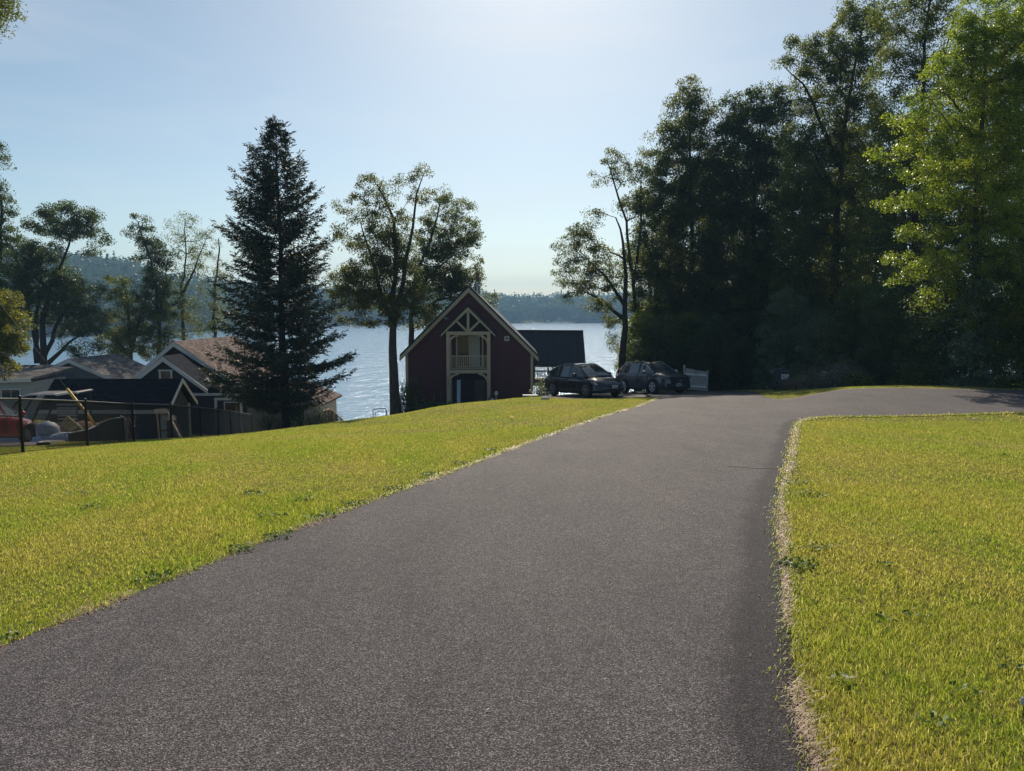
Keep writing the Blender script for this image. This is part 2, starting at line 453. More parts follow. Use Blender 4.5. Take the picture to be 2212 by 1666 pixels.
# ---------------------------------------------------------------- terrain function (thin plate spline through surveyed points)
CP = []
def cp(x, y, z): CP.append((x, y, z))
def cpi(xd, yd, D):
    p = at(xd, yd, D); CP.append(tuple(p))
for p in [(0,0,0),(-3,0,0),(3,0,0.02),(0,-8,.45),(-12,-8,.1),(12,-8,.5),(-.2,5.3,-.36),(1.75,10.6,-.68),(3.3,14.2,-.88),(5.3,20,-1.28),(6.7,27,-1.86),
          (-3.2,4,-.3),(-6,6,-.5),(-10,4,-.45),(-10.2,12.8,-1.12),(-10.7,15.9,-1.5),(-11.2,19.2,-1.96),(-11.9,22.9,-2.5),(-12.1,25.9,-2.9),(-12.3,28.8,-3.4),
          (-5,12,-.95),(-3,18,-1.45),(-6,22,-2.05),(0,24,-1.8),(2.5,30,-2.12),(-5,27,-2.55),(0,30,-2.25),
          (5,5,-.3),(8,9,-.55),(10,12,-.75),(7.6,19.0,-1.2),(14,19,-1.14),(19,19,-1.08),(26,24,-1.1),(12,27,-1.26),(18,27,-1.22),(11,27,-1.48),(9.9,26.5,-1.62),(18,12,-.7),
          (13.1,36,-2.3),(11.4,34,-2.2),(18,33,-1.7),(25,34,-1.8),
          (3.58,35,-2.56),(2.1,37.5,-2.74),(5,35.8,-2.54),(7.5,38.5,-2.74),(6.3,41,-3.0),(8.9,39.2,-2.81),(11,43,-3.1),
          (-18,26,-3.1),(-22,24,-2.8),(-19,38,-5.1),(-24,38,-5.1),(-14,38,-4.8),(-17,46,-6.1),(-22,48,-6.2),(-32,48,-5.5),(-34,35,-4.2),(-34,20,-2.4),(-34,60,-9),(-20,62,-9.2),
          (-9,38,-4.6),(-7,45,-5.4),(-10,50,-6.4),(-3,44,-4.6),(-5,48,-4.95),(0,48,-4.9),(1.5,42,-3.32),(5,45,-3.42),(9,46,-3.42),(12.5,46,-3.4),(-8,60,-8.5),(-3,60,-8.0),(3,52,-5.6),(3,60,-7.8),
          (10,51,-4.2),(10,60,-7),(20,50,-3.6),(20,62,-6.5),(34,50,-3.0),(34,64,-6.0),(34,30,-1.6),(34,10,-.6),
          (-36,80,-12.6),(-18,80,-12.6),(0,80,-12.6),(18,80,-12.6),(36,80,-12.6),(-36,100,-15),(0,100,-15),(36,100,-15)]: cp(*p)
for p in [(622,925,30),(746,909,31),(867,894,33),(968,874,34),(1063,867.6,34),(1149,858.5,35)]: cpi(*p)
CPA = np.array(CP)
def _phi(r2): return .5 * r2 * np.log(r2 + 1e-9)
_n = len(CPA)
_d = ((CPA[:, None, :2] - CPA[None, :, :2])**2).sum(-1)
_A = np.zeros((_n+3, _n+3)); _A[:_n, :_n] = _phi(_d) + np.eye(_n) * 1.2
_P = np.c_[np.ones(_n), CPA[:, :2]]; _A[:_n, _n:] = _P; _A[_n:, :_n] = _P.T
_w = np.linalg.solve(_A, np.r_[CPA[:, 2], 0, 0, 0])
def gz(x, y):
    x = np.asarray(x, float); y = np.asarray(y, float)
    sh = np.broadcast(x, y).shape
    xr = np.broadcast_to(x, sh).ravel(); yr = np.broadcast_to(y, sh).ravel()
    xc = np.clip(xr, -36, 36); yc = np.clip(yr, -8, 100)
    out = np.empty(len(xc))
    for s in range(0, len(xc), 20000):
        e = s + 20000
        d = (xc[s:e, None] - CPA[None, :, 0])**2 + (yc[s:e, None] - CPA[None, :, 1])**2
        out[s:e] = _phi(d) @ _w[:_n] + _w[_n] + _w[_n+1]*xc[s:e] + _w[_n+2]*yc[s:e]
    return out.reshape(sh) if sh else float(out[0])
def hit(xd, yd):
    """ground point seen at a photo position"""
    dx, dy, dz = ray(xd, yd)
    D = np.arange(1.0, 80, .05)
    z = EYE + dz / dy * D
    g = gz(D * dx / dy, D)
    k = np.argmax(z < g)
    return float(D[k] * dx / dy), float(D[k])

# ---------------------------------------------------------------- ground sheet
def axis(a, b, st, lo, hi):
    core = np.arange(a, b + 1e-6, st)
    l = [a - 2.5 * 1.35**i * (i + 1) for i in range(1, 16)]; l = [v for v in l if v > lo][::-1]
    h = [b + 2.5 * 1.35**i * (i + 1) for i in range(1, 16)]; h = [v for v in h if v < hi]
    return np.array([lo] + l + list(core) + h + [hi])
gx = axis(-36, 36, .5, -2000, 2000); gy = axis(-8, 100, .5, -300, 2400)
GX, GY = np.meshgrid(gx, gy, indexing='ij')
tag(gridmesh('ground', GX, GY, gz(GX, GY), LAWN), kind='structure')

LAKE = -12.4
lk = MB().add([(-2000, 55, LAKE), (2000, 55, LAKE), (2000, 2300, LAKE), (-2000, 2300, LAKE)], [(0, 1, 2, 3)]).build('lake', WATER)
tag(lk, kind='structure')

# ---------------------------------------------------------------- asphalt
def densify(pts, st=.25, jit=.0, seed=1, closed=True):
    r = np.random.default_rng(seed); out = []
    P = [np.array(p, float) for p in pts]; n = len(P)
    for i in range(n if closed else n - 1):
        a, b = P[i], P[(i+1) % n]; L = np.linalg.norm(b - a); k = max(1, int(L / st))
        nrm = np.array([-(b-a)[1], (b-a)[0]]) / max(L, 1e-6)
        for j in range(k):
            t = j / k; out.append(a + (b - a) * t + nrm * r.normal() * jit * (1 if 0 < j else 0))
    if not closed: out.append(P[-1])
    return out
def smooth_line(pts, it=2):
    P = [np.array(p, float) for p in pts]
    for _ in range(it):
        Q = [P[0]]
        for a, b in zip(P[:-1], P[1:]): Q += [a * .75 + b * .25, a * .25 + b * .75]
        Q.append(P[-1]); P = Q
    return P
def inside(poly, x, y):
    poly = np.array(poly); c = np.zeros(len(x), bool); n = len(poly); j = n - 1
    for i in range(n):
        xi, yi = poly[i]; xj, yj = poly[j]
        m = ((yi > y) != (yj > y)) & (x < (xj - xi) * (y - yi) / (yj - yi + 1e-12) + xi)
        c ^= m; j = i
    return c
from mathutils.geometry import delaunay_2d_cdt
def flat_region(name, poly, lift, mat, st=.5, extra=None):
    poly = [tuple(p) for p in poly]; P = np.array(poly)
    x0, y0 = P.min(0); x1, y1 = P.max(0)
    X, Y = np.meshgrid(np.arange(x0, x1, st), np.arange(y0, y1, st)); X = X.ravel() + .013; Y = Y.ravel() + .017
    m = inside(P, X, Y)
    pts = [Vector(p) for p in poly] + [Vector((a, b)) for a, b in zip(X[m], Y[m])]
    if extra is not None:
        ex = np.array(extra); pts += [Vector(p) for p in ex[inside(P, ex[:, 0], ex[:, 1])]]
    n = len(poly)
    vs, es, fs, *_ = delaunay_2d_cdt(pts, [(i, (i+1) % n) for i in range(n)], [], 1, 1e-5)
    A = np.array([(v.x, v.y) for v in vs]); Z = gz(A[:, 0], A[:, 1]) + lift
    V_ = [(a, b, c) for (a, b), c in zip(A, Z)]; F_ = [tuple(f) for f in fs]
    e_ = {}
    for f in F_:
        for q0, q1 in zip(f, f[1:] + f[:1]): e_[(q0, q1)] = 1
    low = {}
    for q0, q1 in list(e_):
        if (q1, q0) not in e_:
            for q_ in (q0, q1):
                if q_ not in low: low[q_] = len(V_); V_.append((V_[q_][0], V_[q_][1], V_[q_][2] - .16))
            F_.append((q1, q0, low[q0], low[q1]))
    me = bpy.data.meshes.new(name); me.from_pydata(V_, [], F_); me.update()
    if len(me.polygons) and me.polygons[0].normal.z < 0: me.flip_normals()
    me.polygons.foreach_set('use_smooth', np.ones(len(me.polygons), dtype=bool))
    me.materials.append(mat)
    o = bpy.data.objects.new(name, me); COL.objects.link(o); tag(o, kind='structure'); return o
LEFT = smooth_line([(-4.6, -8), (-4.1, -2), (-3.45, 1.5), (-2.9, 4.0), (-2.5, 5.35), (-2.2, 6.6), (-.67, 11.0), (.4, 14.4), (2.36, 20.2), (5.2, 28.4), (6.6, 32.6), (6.3, 33.9), (4.6, 33.5), (3.0, 33.2), (1.9, 34.4), (1.2, 37), (1.0, 41), (1.2, 46)])
FAR = smooth_line([(1.2, 46), (4, 47.5), (9, 47), (12.2, 45), (12.6, 40), (11.9, 35), (10.6, 31.4), (9.7, 28.2), (9.9, 26.6), (11.0, 26.9), (12.2, 26.9), (17.5, 25.3), (25, 26), (44, 27)], 1)
RIGHT = smooth_line([(44, 22), (25, 20.6), (14, 19.8), (10.2, 19.2), (8.2, 19.5), (7.0, 17.9), (6.2, 15.9), (4.2, 10.9), (3.0, 8.1), (2.0, 5.2), (1.5, 3.8), (1.17, 2.7), (.9, 1.0), (.6, -2), (.2, -8)])
ROAD = densify(list(LEFT) + list(FAR) + list(RIGHT), .22, .018, 3)
_R = np.array(densify(RIGHT, .2, 0, 1, False)); _t = np.gradient(_R, axis=0); _t /= np.linalg.norm(_t, axis=1)[:, None]; _nn = np.stack([_t[:, 1], -_t[:, 0]], -1)
_ext = np.concatenate([_R + _nn * o for o in (.09, .2, .33, .48, .68)])
rd = flat_region('road', ROAD, .014, ASPH, .45, _ext)
_rv = np.empty(len(rd.data.vertices)*3, np.float32); rd.data.vertices.foreach_get('co', _rv); _rv = _rv.reshape(-1, 3)
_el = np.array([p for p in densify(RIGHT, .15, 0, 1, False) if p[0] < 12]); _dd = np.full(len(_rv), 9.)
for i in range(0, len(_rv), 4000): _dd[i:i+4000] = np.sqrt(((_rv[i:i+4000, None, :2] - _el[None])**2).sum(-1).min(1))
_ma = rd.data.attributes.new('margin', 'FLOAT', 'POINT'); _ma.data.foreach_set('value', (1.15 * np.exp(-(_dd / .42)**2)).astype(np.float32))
# neighbour's drive and parking
n1, n2, n3 = hit(0, 966), hit(78.5, 963), hit(147, 941)
NEIGH = densify([(-40, n1[1] - 1.5), (n1[0], n1[1]), (n2[0], n2[1]), (n3[0], n3[1]), (-15.0, 31.5), (-19, 34), (-26, 34.5), (-40, 33)], .4, .02, 5)
flat_region('neighbour_driveway', NEIGH, .03, mat_asphalt('asphalt_neighbour', (1.25, 1.2, 1.15)), .5)
# narrow joint across the asphalt
c0, c1 = hit(1567, 1010), hit(1692, 1016)
jt = MB(); kk = 14
for i in range(kk):
    f0, f1 = i / kk, (i + 1) / kk
    q = []
    for f in (f0, f1):
        x = c0[0] + (c1[0] - c0[0]) * f; y = c0[1] + (c1[1] - c0[1]) * f + .03 * math.sin(f * 9); w = .028 * min(1, 4 * f + .3)
        q += [(x, y - w, gz(x, y - w) + .019), (x, y + w, gz(x, y + w) + .019)]
    jt.add(q, [(0, 2, 3, 1)])
tag(jt.build('road_joint', plain('joint_tar', (.008, .008, .009), .8)), kind='structure')

# ---------------------------------------------------------------- lawn grass
ROADP = np.array(ROAD)[::2]; NEIP = np.array(NEIGH)[::2]
FENCE = [(-9.2, 6.8), (-9.7, 9.8), (-10.2, 12.8), (-10.7, 15.9), (-11.2, 19.2), (-11.9, 22.9), (-12.1, 25.9), (-12.3, 28.8), (-12.9, 32.0), (-13.6, 35.2), (-14.4, 38.6), (-15.0, 42.0)]
def lowfreq(x, y, s, seed):
    r = np.random.default_rng(seed); v = np.zeros_like(x)
    for i in range(5):
        a = r.uniform(0, 2*math.pi); f = s * (1.0 + .7 * i)
        v += np.sin((x*math.cos(a) + y*math.sin(a)) * f + r.uniform(0, 6.28)) / (1 + .4*i)
    return v / 2.2
def sample_area(n, r0, r1, seed, mx=.92):
    r = np.random.default_rng(seed)
    y = np.sqrt(r.uniform(max(r0, .5)**2, r1**2, n)); x = r.uniform(-mx, mx, n) * y
    m = ~inside(ROADP, x, y) & ~inside(NEIP, x, y)
    return x[m], y[m], r
def blades(n, r0, r1, h, w, seed, mx=.8):
    x, y, r = sample_area(n, r0, r1, seed, mx)
    m = (y < 52); x, y = x[m], y[m]; k = len(x)
    lf = lowfreq(x, y, 1.3, 11)
    hh = h * r.uniform(.45, 1.25, k) * (1 + .25 * lf); ww = w * r.uniform(.6, 1.3, k)
    a = r.uniform(0, 2*math.pi, k); ln = r.uniform(.05, .9, k) * hh
    la = r.uniform(0, 2*math.pi, k)
    z = gz(x, y) - .006
    bx, by = np.cos(a) * ww / 2, np.sin(a) * ww / 2
    tx, ty = np.cos(la) * ln, np.sin(la) * ln
    b0 = np.stack([x - bx, y - by, z], -1); b1 = np.stack([x + bx, y + by, z], -1)
    m0 = np.stack([x - bx*.8 + tx*.35, y - by*.8 + ty*.35, z + hh*.6], -1); m1 = np.stack([x + bx*.8 + tx*.35, y + by*.8 + ty*.35, z + hh*.6], -1)
    t = np.stack([x + tx, y + ty, z + hh * .95], -1)
    return np.stack([b0, b1, m1, m0, t], 1)
def blade_mesh(name, B, mat):
    k = len(B); V = B.reshape(-1, 3).astype(np.float32)
    base = (np.arange(k) * 5)[:, None]
    loops = (base + np.array([0, 1, 2, 3, 3, 2, 4])[None]).ravel().astype(np.int32)
    ls = (np.arange(k)[:, None] * 7 + np.array([0, 4])[None]).ravel().astype(np.int32)
    me = bpy.data.meshes.new(name)
    me.vertices.add(len(V)); me.vertices.foreach_set('co', V.ravel())
    me.loops.add(len(loops)); me.loops.foreach_set('vertex_index', loops)
    me.polygons.add(len(ls)); me.polygons.foreach_set('loop_start', ls); me.update(calc_edges=True)
    me.materials.append(mat)
    o = bpy.data.objects.new(name, me); COL.objects.link(o); return tag(o, kind='stuff')
B = np.concatenate([blades(190000, 1.6, 4.5, .044, .0042, 21, 1.0), blades(290000, 4.5, 9, .040, .0060, 22),
                    blades(560000, 9, 18, .034, .0075, 23), blades(560000, 18, 36, .030, .014, 24), blades(60000, 36, 52, .05, .05, 25)])
blade_mesh('grass', B, GRASS)

# dead straw along the edge of the asphalt
def edge_straw(line, d0, d1, n, seed, side, width, L, patch=None):
    r = np.random.default_rng(seed)
    P = np.array(line); seg = np.diff(P, axis=0); ln = np.linalg.norm(seg, axis=1); cum = np.r_[0, np.cumsum(ln)]
    s = r.uniform(0, cum[-1], n); i = np.clip(np.searchsorted(cum, s) - 1, 0, len(seg) - 1)
    t = (s - cum[i]) / ln[i]; p = P[i] + seg[i] * t[:, None]
    nr = np.stack([-seg[i][:, 1], seg[i][:, 0]], -1) / ln[i][:, None] * side
    off = r.normal(.016, width, n); p = p + nr * off[:, None]
    m = (p[:, 1] > d0) & (p[:, 1] < d1)
    if patch: m &= (np.sin(s * patch[0] + 1) + .8*np.sin(s * patch[0] * 2.37)) > patch[1]
    p, nr = p[m], nr[m]; k = len(p)
    ang = np.arctan2(-nr[:, 1], -nr[:, 0]) + r.normal(0, 1.0, k)
    l = L * r.uniform(.4, 1.3, k); up = l * r.uniform(.03, .4, k)
    w = .0022 + .0006 * p[:, 1]
    z = gz(p[:, 0], p[:, 1]) + .014
    cx, cy = np.cos(ang), np.sin(ang); px, py = -cy * w/2, cx * w/2
    def q(f, g, sgn, h): return np.stack([p[:, 0] + cx*l*f + px*sgn*g, p[:, 1] + cy*l*f + py*sgn*g, z + up*h], -1)
    return np.stack([q(0, 1, -1, 0), q(0, 1, 1, 0), q(.5, .9, 1, 1), q(.5, .9, -1, 1), q(1, 0, 0, .55)], 1)
RL = [p for p in RIGHT if p[1] < 19.6 and p[0] < 8.5]
E = np.concatenate([edge_straw(RL, 1.5, 18.6, 15000, 31, -1, .013, .045, (1.7, -.7)), edge_straw(RL, 1.5, 19.5, 7000, 32, -1, .03, .075, (1.4, .2)),
                    edge_straw([p for p in LEFT if p[1] < 33], 1.5, 33, 9000, 33, 1, .045, .09, (2.1, .45)), edge_straw(LEFT[:60], 1.5, 33, 4000, 34, 1, .03, .05)])
blade_mesh('dead_grass', E, STRAW)
def lift(Bl, k):
    Bl = Bl.copy(); z0 = Bl[:, :1, 2]; Bl[..., 2] = z0 + (Bl[..., 2] - z0) * k; return Bl
E = np.concatenate([lift(edge_straw(RL, 1.5, 19.5, 8000, 35, -1, .05, .04), 3.0), lift(edge_straw([p for p in LEFT if p[1] < 33], 1.5, 33, 12000, 36, 1, .035, .035), 3.0),
    lift(edge_straw([p for p in RIGHT if p[1] > 18.4 and p[0] > 7], 15, 26, 9000, 37, -1, .07, .05), 3.0)])
blade_mesh('grass_fringe', E, GRASS)
# small broad-leaved weeds and clover among the lawn
def leaf_quads(c, nrm_up, L, Wd, r, tilt=.8):
    """c (k,3) centres -> rhombic leaves with random heading, tilt about horizontal"""
    k = len(c); a = r.uniform(0, 2*math.pi, k); ph = r.normal(0, tilt, k)
    d = np.stack([np.cos(a)*np.cos(ph), np.sin(a)*np.cos(ph), np.sin(ph)], -1)
    s = np.stack([-np.sin(a), np.cos(a), r.normal(0, .45, k)], -1); s /= np.linalg.norm(s, axis=1)[:, None]
    L = (L * r.uniform(.65, 1.3, k))[:, None]; Wd = (Wd * r.uniform(.7, 1.25, k))[:, None]
    return np.stack([c - d*L*.5, c + s*Wd*.5 - d*L*.05, c + d*L*.5, c - s*Wd*.5 - d*L*.05], 1)
lr_ = np.random.default_rng(77); lx_ = lr_.uniform(-3.5, 9, 5200); ly_ = lr_.uniform(2, 24, 5200)
_m = inside(ROADP, lx_, ly_); lx_, ly_ = lx_[_m], ly_[_m]
_de = np.min((lx_[:, None] - np.r_[_R[:, 0], [p[0] for p in LEFT]][None])**2 + (ly_[:, None] - np.r_[_R[:, 1], [p[1] for p in LEFT]][None])**2, axis=1)**.5
_m = lr_.uniform(0, 1, len(lx_)) < .55*np.exp(-_de/.22) + .018; lx_, ly_ = lx_[_m], ly_[_m]
Q = leaf_quads(np.stack([lx_, ly_, gz(lx_, ly_) + .024], -1), None, .022, .012, lr_, .12)
tag(fastmesh('leaf_litter', Q.reshape(-1, 3), 4, STRAW), kind='stuff')
wr = np.random.default_rng(41); cs = []
for sx, sy, n, rad in [(*hit(1725, 1229), 130, .14), (*hit(1745, 1075), 100, .25), (*hit(1720, 1048), 80, .2), (*hit(1765, 1190), 60, .12)] + [(*hit(a, b), 70, .13) for a, b in [(600, 1165), (700, 1120), (760, 1095), (850, 1062), (930, 1030), (520, 1195), (990, 1005), (1060, 975), (1500, 1300) if False else (330, 1260)]] + \
        [(*hit(wr.uniform(1750, 2200), wr.uniform(950, 1600)), 18, .08) for _ in range(9)] + [(*hit(wr.uniform(10, 700), wr.uniform(1060, 1130)), 40, .16) for _ in range(6)]:
    for _ in range(n):
        a = wr.uniform(0, 6.28); q = rad * math.sqrt(wr.uniform()); x, y = sx + q*math.cos(a), sy + q*math.sin(a)
        cs.append((x, y, gz(x, y) + wr.uniform(.025, .06)))
for q_ in densify([p for p in LEFT if 3 < p[1] < 24], .33, 0, 2, False):
    for _ in range(int(wr.uniform(0, 46) * (wr.uniform() < .7))):
        x, y = q_[0] - abs(wr.normal(.07, .08)), q_[1] + wr.normal(0, .12); cs.append((x, y, gz(x, y) + wr.uniform(.015, .06)))
Q = leaf_quads(np.array(cs), None, .036, .022, wr, .5)
tag(fastmesh('clover', Q.reshape(-1, 3), 4, WEED), kind='stuff')

# ---------------------------------------------------------------- trees
def skeleton(trunk, A, bias=.28):
    """trunk: (m,3) polyline; A: attractors. Joins every attractor to the growing tree by the cheapest short route"""
    nodes = [np.array(p) for p in trunk]; par = [-1] + list(range(len(trunk) - 1))
    pl = [0.0]
    for i in range(1, len(trunk)): pl.append(pl[-1] + np.linalg.norm(nodes[i] - nodes[i-1]) * .35)
    A = np.array(A); n = len(A); best = np.full(n, 1e9); bj = np.zeros(n, int); done = np.zeros(n, bool)
    def upd(j):
        d = A - nodes[j]; L = np.linalg.norm(d, axis=1)
        down = np.maximum(0, -d[:, 2]) * .9
        c = L + down + bias * (pl[j] + L)
        m = c < best; best[m] = c[m]; bj[m] = j
    h0 = trunk[0][2]; hs = trunk[-1][2]
    for j in range(len(nodes)):
        if nodes[j][2] > h0 + .22 * (hs - h0): upd(j)
    for _ in range(n):
        b = np.where(done, 1e18, best); i = int(np.argmin(b)); done[i] = True
        j = bj[i]; nodes.append(A[i]); par.append(j); pl.append(pl[j] + np.linalg.norm(A[i] - nodes[j])); upd(len(nodes) - 1)
    return np.array(nodes), np.array(par)
def limbs(nodes, par, ntr, rtrunk, r0, r, sides=5, expo=2.25):
    n = len(nodes); w = np.zeros(n)
    for i in range(n - 1, -1, -1):
        if w[i] == 0: w[i] = r0**expo
        if par[i] >= 0 and i >= ntr: w[par[i]] += w[i]
    rad = w**(1/expo)
    for i in range(ntr - 1, 0, -1): pass
    # trunk radii: given base radius tapering upward
    for i in range(ntr): rad[i] = max(rtrunk * (1 - .86 * i / max(1, ntr-1)), r0)
    for i in range(ntr, n):
        p = par[i]
        rad[i] = min(rad[i], rad[p] * .9)
    segs = MB()
    cnt = 0
    for i in range(ntr, n):
        p = par[i]; a = nodes[p]; b = nodes[i]; L = np.linalg.norm(b - a)
        ra = min(rad[p] * .85, rad[i] * 1.35); rb = rad[i]
        mid = (a + b) / 2 + r.normal(0, .07 * L, 3); mid[2] += .04 * L
        segs.tube([a, mid, b], [ra, (ra + rb) / 2, rb], 4 if rb < .04 else sides, cap=False)
    return segs, rad
def make_tree(name, label, cat, D, trunks, blobs, leaf, leafL, perclump, clumpR, rtrunk, mat, bark=BARK, seed=1, dens=1.0, depth=.85, group=None, flat=.7, extra=None, base=None, zsink=.15, twig=.014, crownname='crown', ryk=1.35, rxk=1.06):
    """trunks: polylines in photo positions at depth D; blobs: (xd, yd, rx, ry[, depth offset]) crown masses"""
    r = np.random.default_rng(seed); m = D / F * K
    b0 = at(trunks[0][0][0], trunks[0][0][1], D)
    gx0, gy0 = b0.x, D
    z0 = gz(gx0, gy0)
    root = empty(name, (gx0, gy0, z0), 0, label, cat, group)
    off = np.array([gx0, gy0, z0])
    wood = MB(); clumps = []
    tl = []
    for tr in trunks:
        pts = [np.array(at(p[0], p[1], D + (p[2] if len(p) > 2 else 0))) for p in tr]
        if tr is trunks[0] or True:
            pts[0] = np.array([pts[0][0], pts[0][1], min(pts[0][2], z0) if tr is trunks[0] else pts[0][2]])
        if tr is trunks[0]:
            zz = gz(pts[0][0], pts[0][1]); pts[0][2] = zz - zsink
        out = []
        for a, b in zip(pts[:-1], pts[1:]):
            k = max(2, int(np.linalg.norm(b - a) / .9))
            for j in range(k): out.append(a + (b - a) * j / k + (r.normal(0, .045, 3) if (j or out) else 0))
        out.append(pts[-1]); tl.append(np.array(out))
    T = tl[0]; ntr = len(T)
    # attractors
    A = []
    for bl in blobs:
        xd, yd, rx, ry = bl[:4]; rx *= rxk; ry *= ryk; dz = bl[4] if len(bl) > 4 else 0; wgt = bl[5] if len(bl) > 5 else 1
        c = np.array(at(xd, yd, D + dz)); RX, RZ = rx * m, ry * m; RY = min(RX * depth, 3.2) + .3
        n = max(4, int(RX * RZ * RY * DENS * dens * wgt / (clumpR**3 * flat)))
        n = min(n, 420)
        v = r.normal(size=(n, 3)); v /= np.linalg.norm(v, axis=1)[:, None]; v *= (r.uniform(.12, 1, n)**(1/2.6))[:, None]
        A.append(c + v * np.array([RX, RY, RZ]))
    A = np.concatenate(A)
    nodes, par = skeleton(T, A)
    sg, rad = limbs(nodes, par, ntr, rtrunk, twig, r)
    wood = sg
    tr_r = [rtrunk * (1.35 if i == 0 else 1.1 if i == 1 else 1) * (1 - .86 * i / max(1, ntr-1)) for i in range(ntr)]
    wood.tube(T, tr_r, 10)
    for T2 in tl[1:]:
        k = len(T2); wood.tube(T2, [rtrunk * .5 * (1 - .88 * i / (k-1)) for i in range(k)], 8)
    wood.v = [(a - off[0], b - off[1], c - off[2]) for a, b, c in wood.v]
    if len(wood.v): wood.build('trunk', bark, root, smooth=True)
    # leaves round every attractor, in flattened, slightly drooping sprays
    C = nodes[ntr:]
    k = len(C); per = int(perclump * PER)
    sz = r.uniform(.6, 1.35, k)
    v = r.normal(size=(k, per, 3)); v /= np.linalg.norm(v, axis=2)[..., None]; v *= (r.uniform(0, 1, (k, per))**(1/2.2))[..., None]
    v *= (clumpR * sz)[:, None, None] * np.array([1, 1, flat])
    v[..., 2] -= .25 * (v[..., 0]**2 + v[..., 1]**2) / clumpR
    cen = (C[:, None, :] + v).reshape(-1, 3) - off
    Q = leaf_quads(cen, None, leafL * .76, leafL * .48, r, .75)
    fastmesh(crownname, Q.reshape(-1, 3), 4, mat, root)
    return root, len(cen)

NL = 0
DENS = 1.45; PER = 2.9
def T(*a, **k):
    global NL
    r_, n_ = make_tree(*a, **k); NL += n_; return r_

# ---- left shore trees
LG = 'trees along the left shore'
T('broad_tree', 'dark broad tree with several leaning trunks behind the grey roofed house', 'tree', 60,
  [[(88,790),(92,700),(110,620),(140,560),(155,500)], [(84,780),(70,700),(45,600),(20,520)], [(92,780),(130,690),(185,610)], [(80,785),(76,700),(90,600),(70,540)], [(98,790,0),(150,740),(190,715)]],
  [(150,462,52,20),(105,490,42,14),(195,482,32,14),(150,498,60,14),(215,520,24,8),(190,538,22,7),(95,540,40,20),(40,560,45,35),(90,600,55,40),(60,650,60,40),(140,630,45,40),(185,640,40,30),(150,690,45,30),(205,690,35,25),(20,720,30,30),(180,750,35,16)],
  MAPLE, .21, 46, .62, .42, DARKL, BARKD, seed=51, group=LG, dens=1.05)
T('tall_tree', 'thin tall tree at the left edge with bare twigs sticking out', 'tree', 52,
  [[(-26,800),(-20,650),(0,560),(2,470),(-6,380),(-4,320)]],
  [(-4,345,16,14),(2,395,13,12),(-4,312,8,6),(10,440,22,20),(-10,480,30,30),(18,505,25,18),(-5,560,30,30),(-20,620,30,40)],
  MAPLE, .19, 40, .5, .24, DARKL, BARKD, seed=52, group=LG)
T('bright_bush_tree', 'sunlit yellow green tree at the left edge in front of the grey house', 'tree', 40,
  [[(-30,850),(-24,760),(-14,690)]],
  [(-5,660,42,26),(15,700,34,30),(-10,740,52,36),(20,752,22,24),(-15,795,38,20),(28,684,20,14)],
  YELLOWL, .17, 46, .42, .16, YELLOWL, BARK, seed=53)
T('shore_tree', 'shorter shore tree with a forked trunk left of the dark neighbour house', 'tree', 66,
  [[(282,800),(280,720),(276,640),(262,610)], [(284,760),(300,690),(318,640)], [(280,770),(258,740),(246,725)]],
  [(255,612,26,18),(246,655,25,25),(285,640,34,28),(310,690,30,30),(255,700,36,25),(285,740,60,26),(240,740,30,20),(320,750,25,20)],
  MAPLE, .2, 40, .6, .36, MAPLE, BARKD, seed=54, group=LG, dens=.8)
T('shore_tree', 'tall shore tree with a narrow dark crown rising over the distant hill', 'tree', 68,
  [[(346,790),(342,700),(335,620),(325,560),(298,480)], [(342,700),(356,620),(362,560)]],
  [(294,472,20,10),(300,500,26,18),(318,520,24,22),(336,550,38,24),(350,585,36,26),(330,620,30,25),(360,650,40,30),(330,690,45,30),(360,740,30,25)],
  MAPLE, .21, 42, .6, .34, DARKL, BARKD, seed=55, group=LG, dens=.85)
T('shore_tree', 'sparse twiggy shore tree between the narrow dark crown and the spruce', 'tree', 70,
  [[(396,780),(394,690),(392,620),(405,550),(398,490)], [(393,640),(430,560),(450,505)]],
  [(392,478,34,16),(375,515,26,20),(420,510,34,18),(450,498,16,12),(400,555,38,25),(440,550,25,25),(410,600,35,25),(385,660,40,30),(430,680,40,30),(400,735,45,20)],
  MAPLE, .18, 17, .62, .3, MAPLE, BARK, seed=56, group=LG, dens=.75)
T('shore_tree', 'half bare shore tree just left of the spruce with a pale trunk', 'tree', 72,
  [[(464,760),(462,690),(465,620),(474,540),(472,515)]],
  [(470,540,22,16),(455,575,22,22),(482,590,26,25),(462,640,28,28),(480,690,34,28),(445,710,26,20)],
  MAPLE, .17, 15, .6, .3, MAPLE, BARK, seed=57, group=LG, dens=.75)
T('overhanging_branch_tree', 'maple beyond the left edge whose branch tips hang into the top left corner', 'tree', 17,
  [[(-330,900),(-320,600),(-280,300),(-230,60),(-210,-60)]],
  [(-10,-6,44,16),(10,18,10,6),(-80,-10,90,60),(-160,-60,150,120),(-240,-20,120,140),(-220,140,80,70)],
  MAPLE, .085, 30, .32, .2, MAPLE, BARK, seed=58, dens=.45)

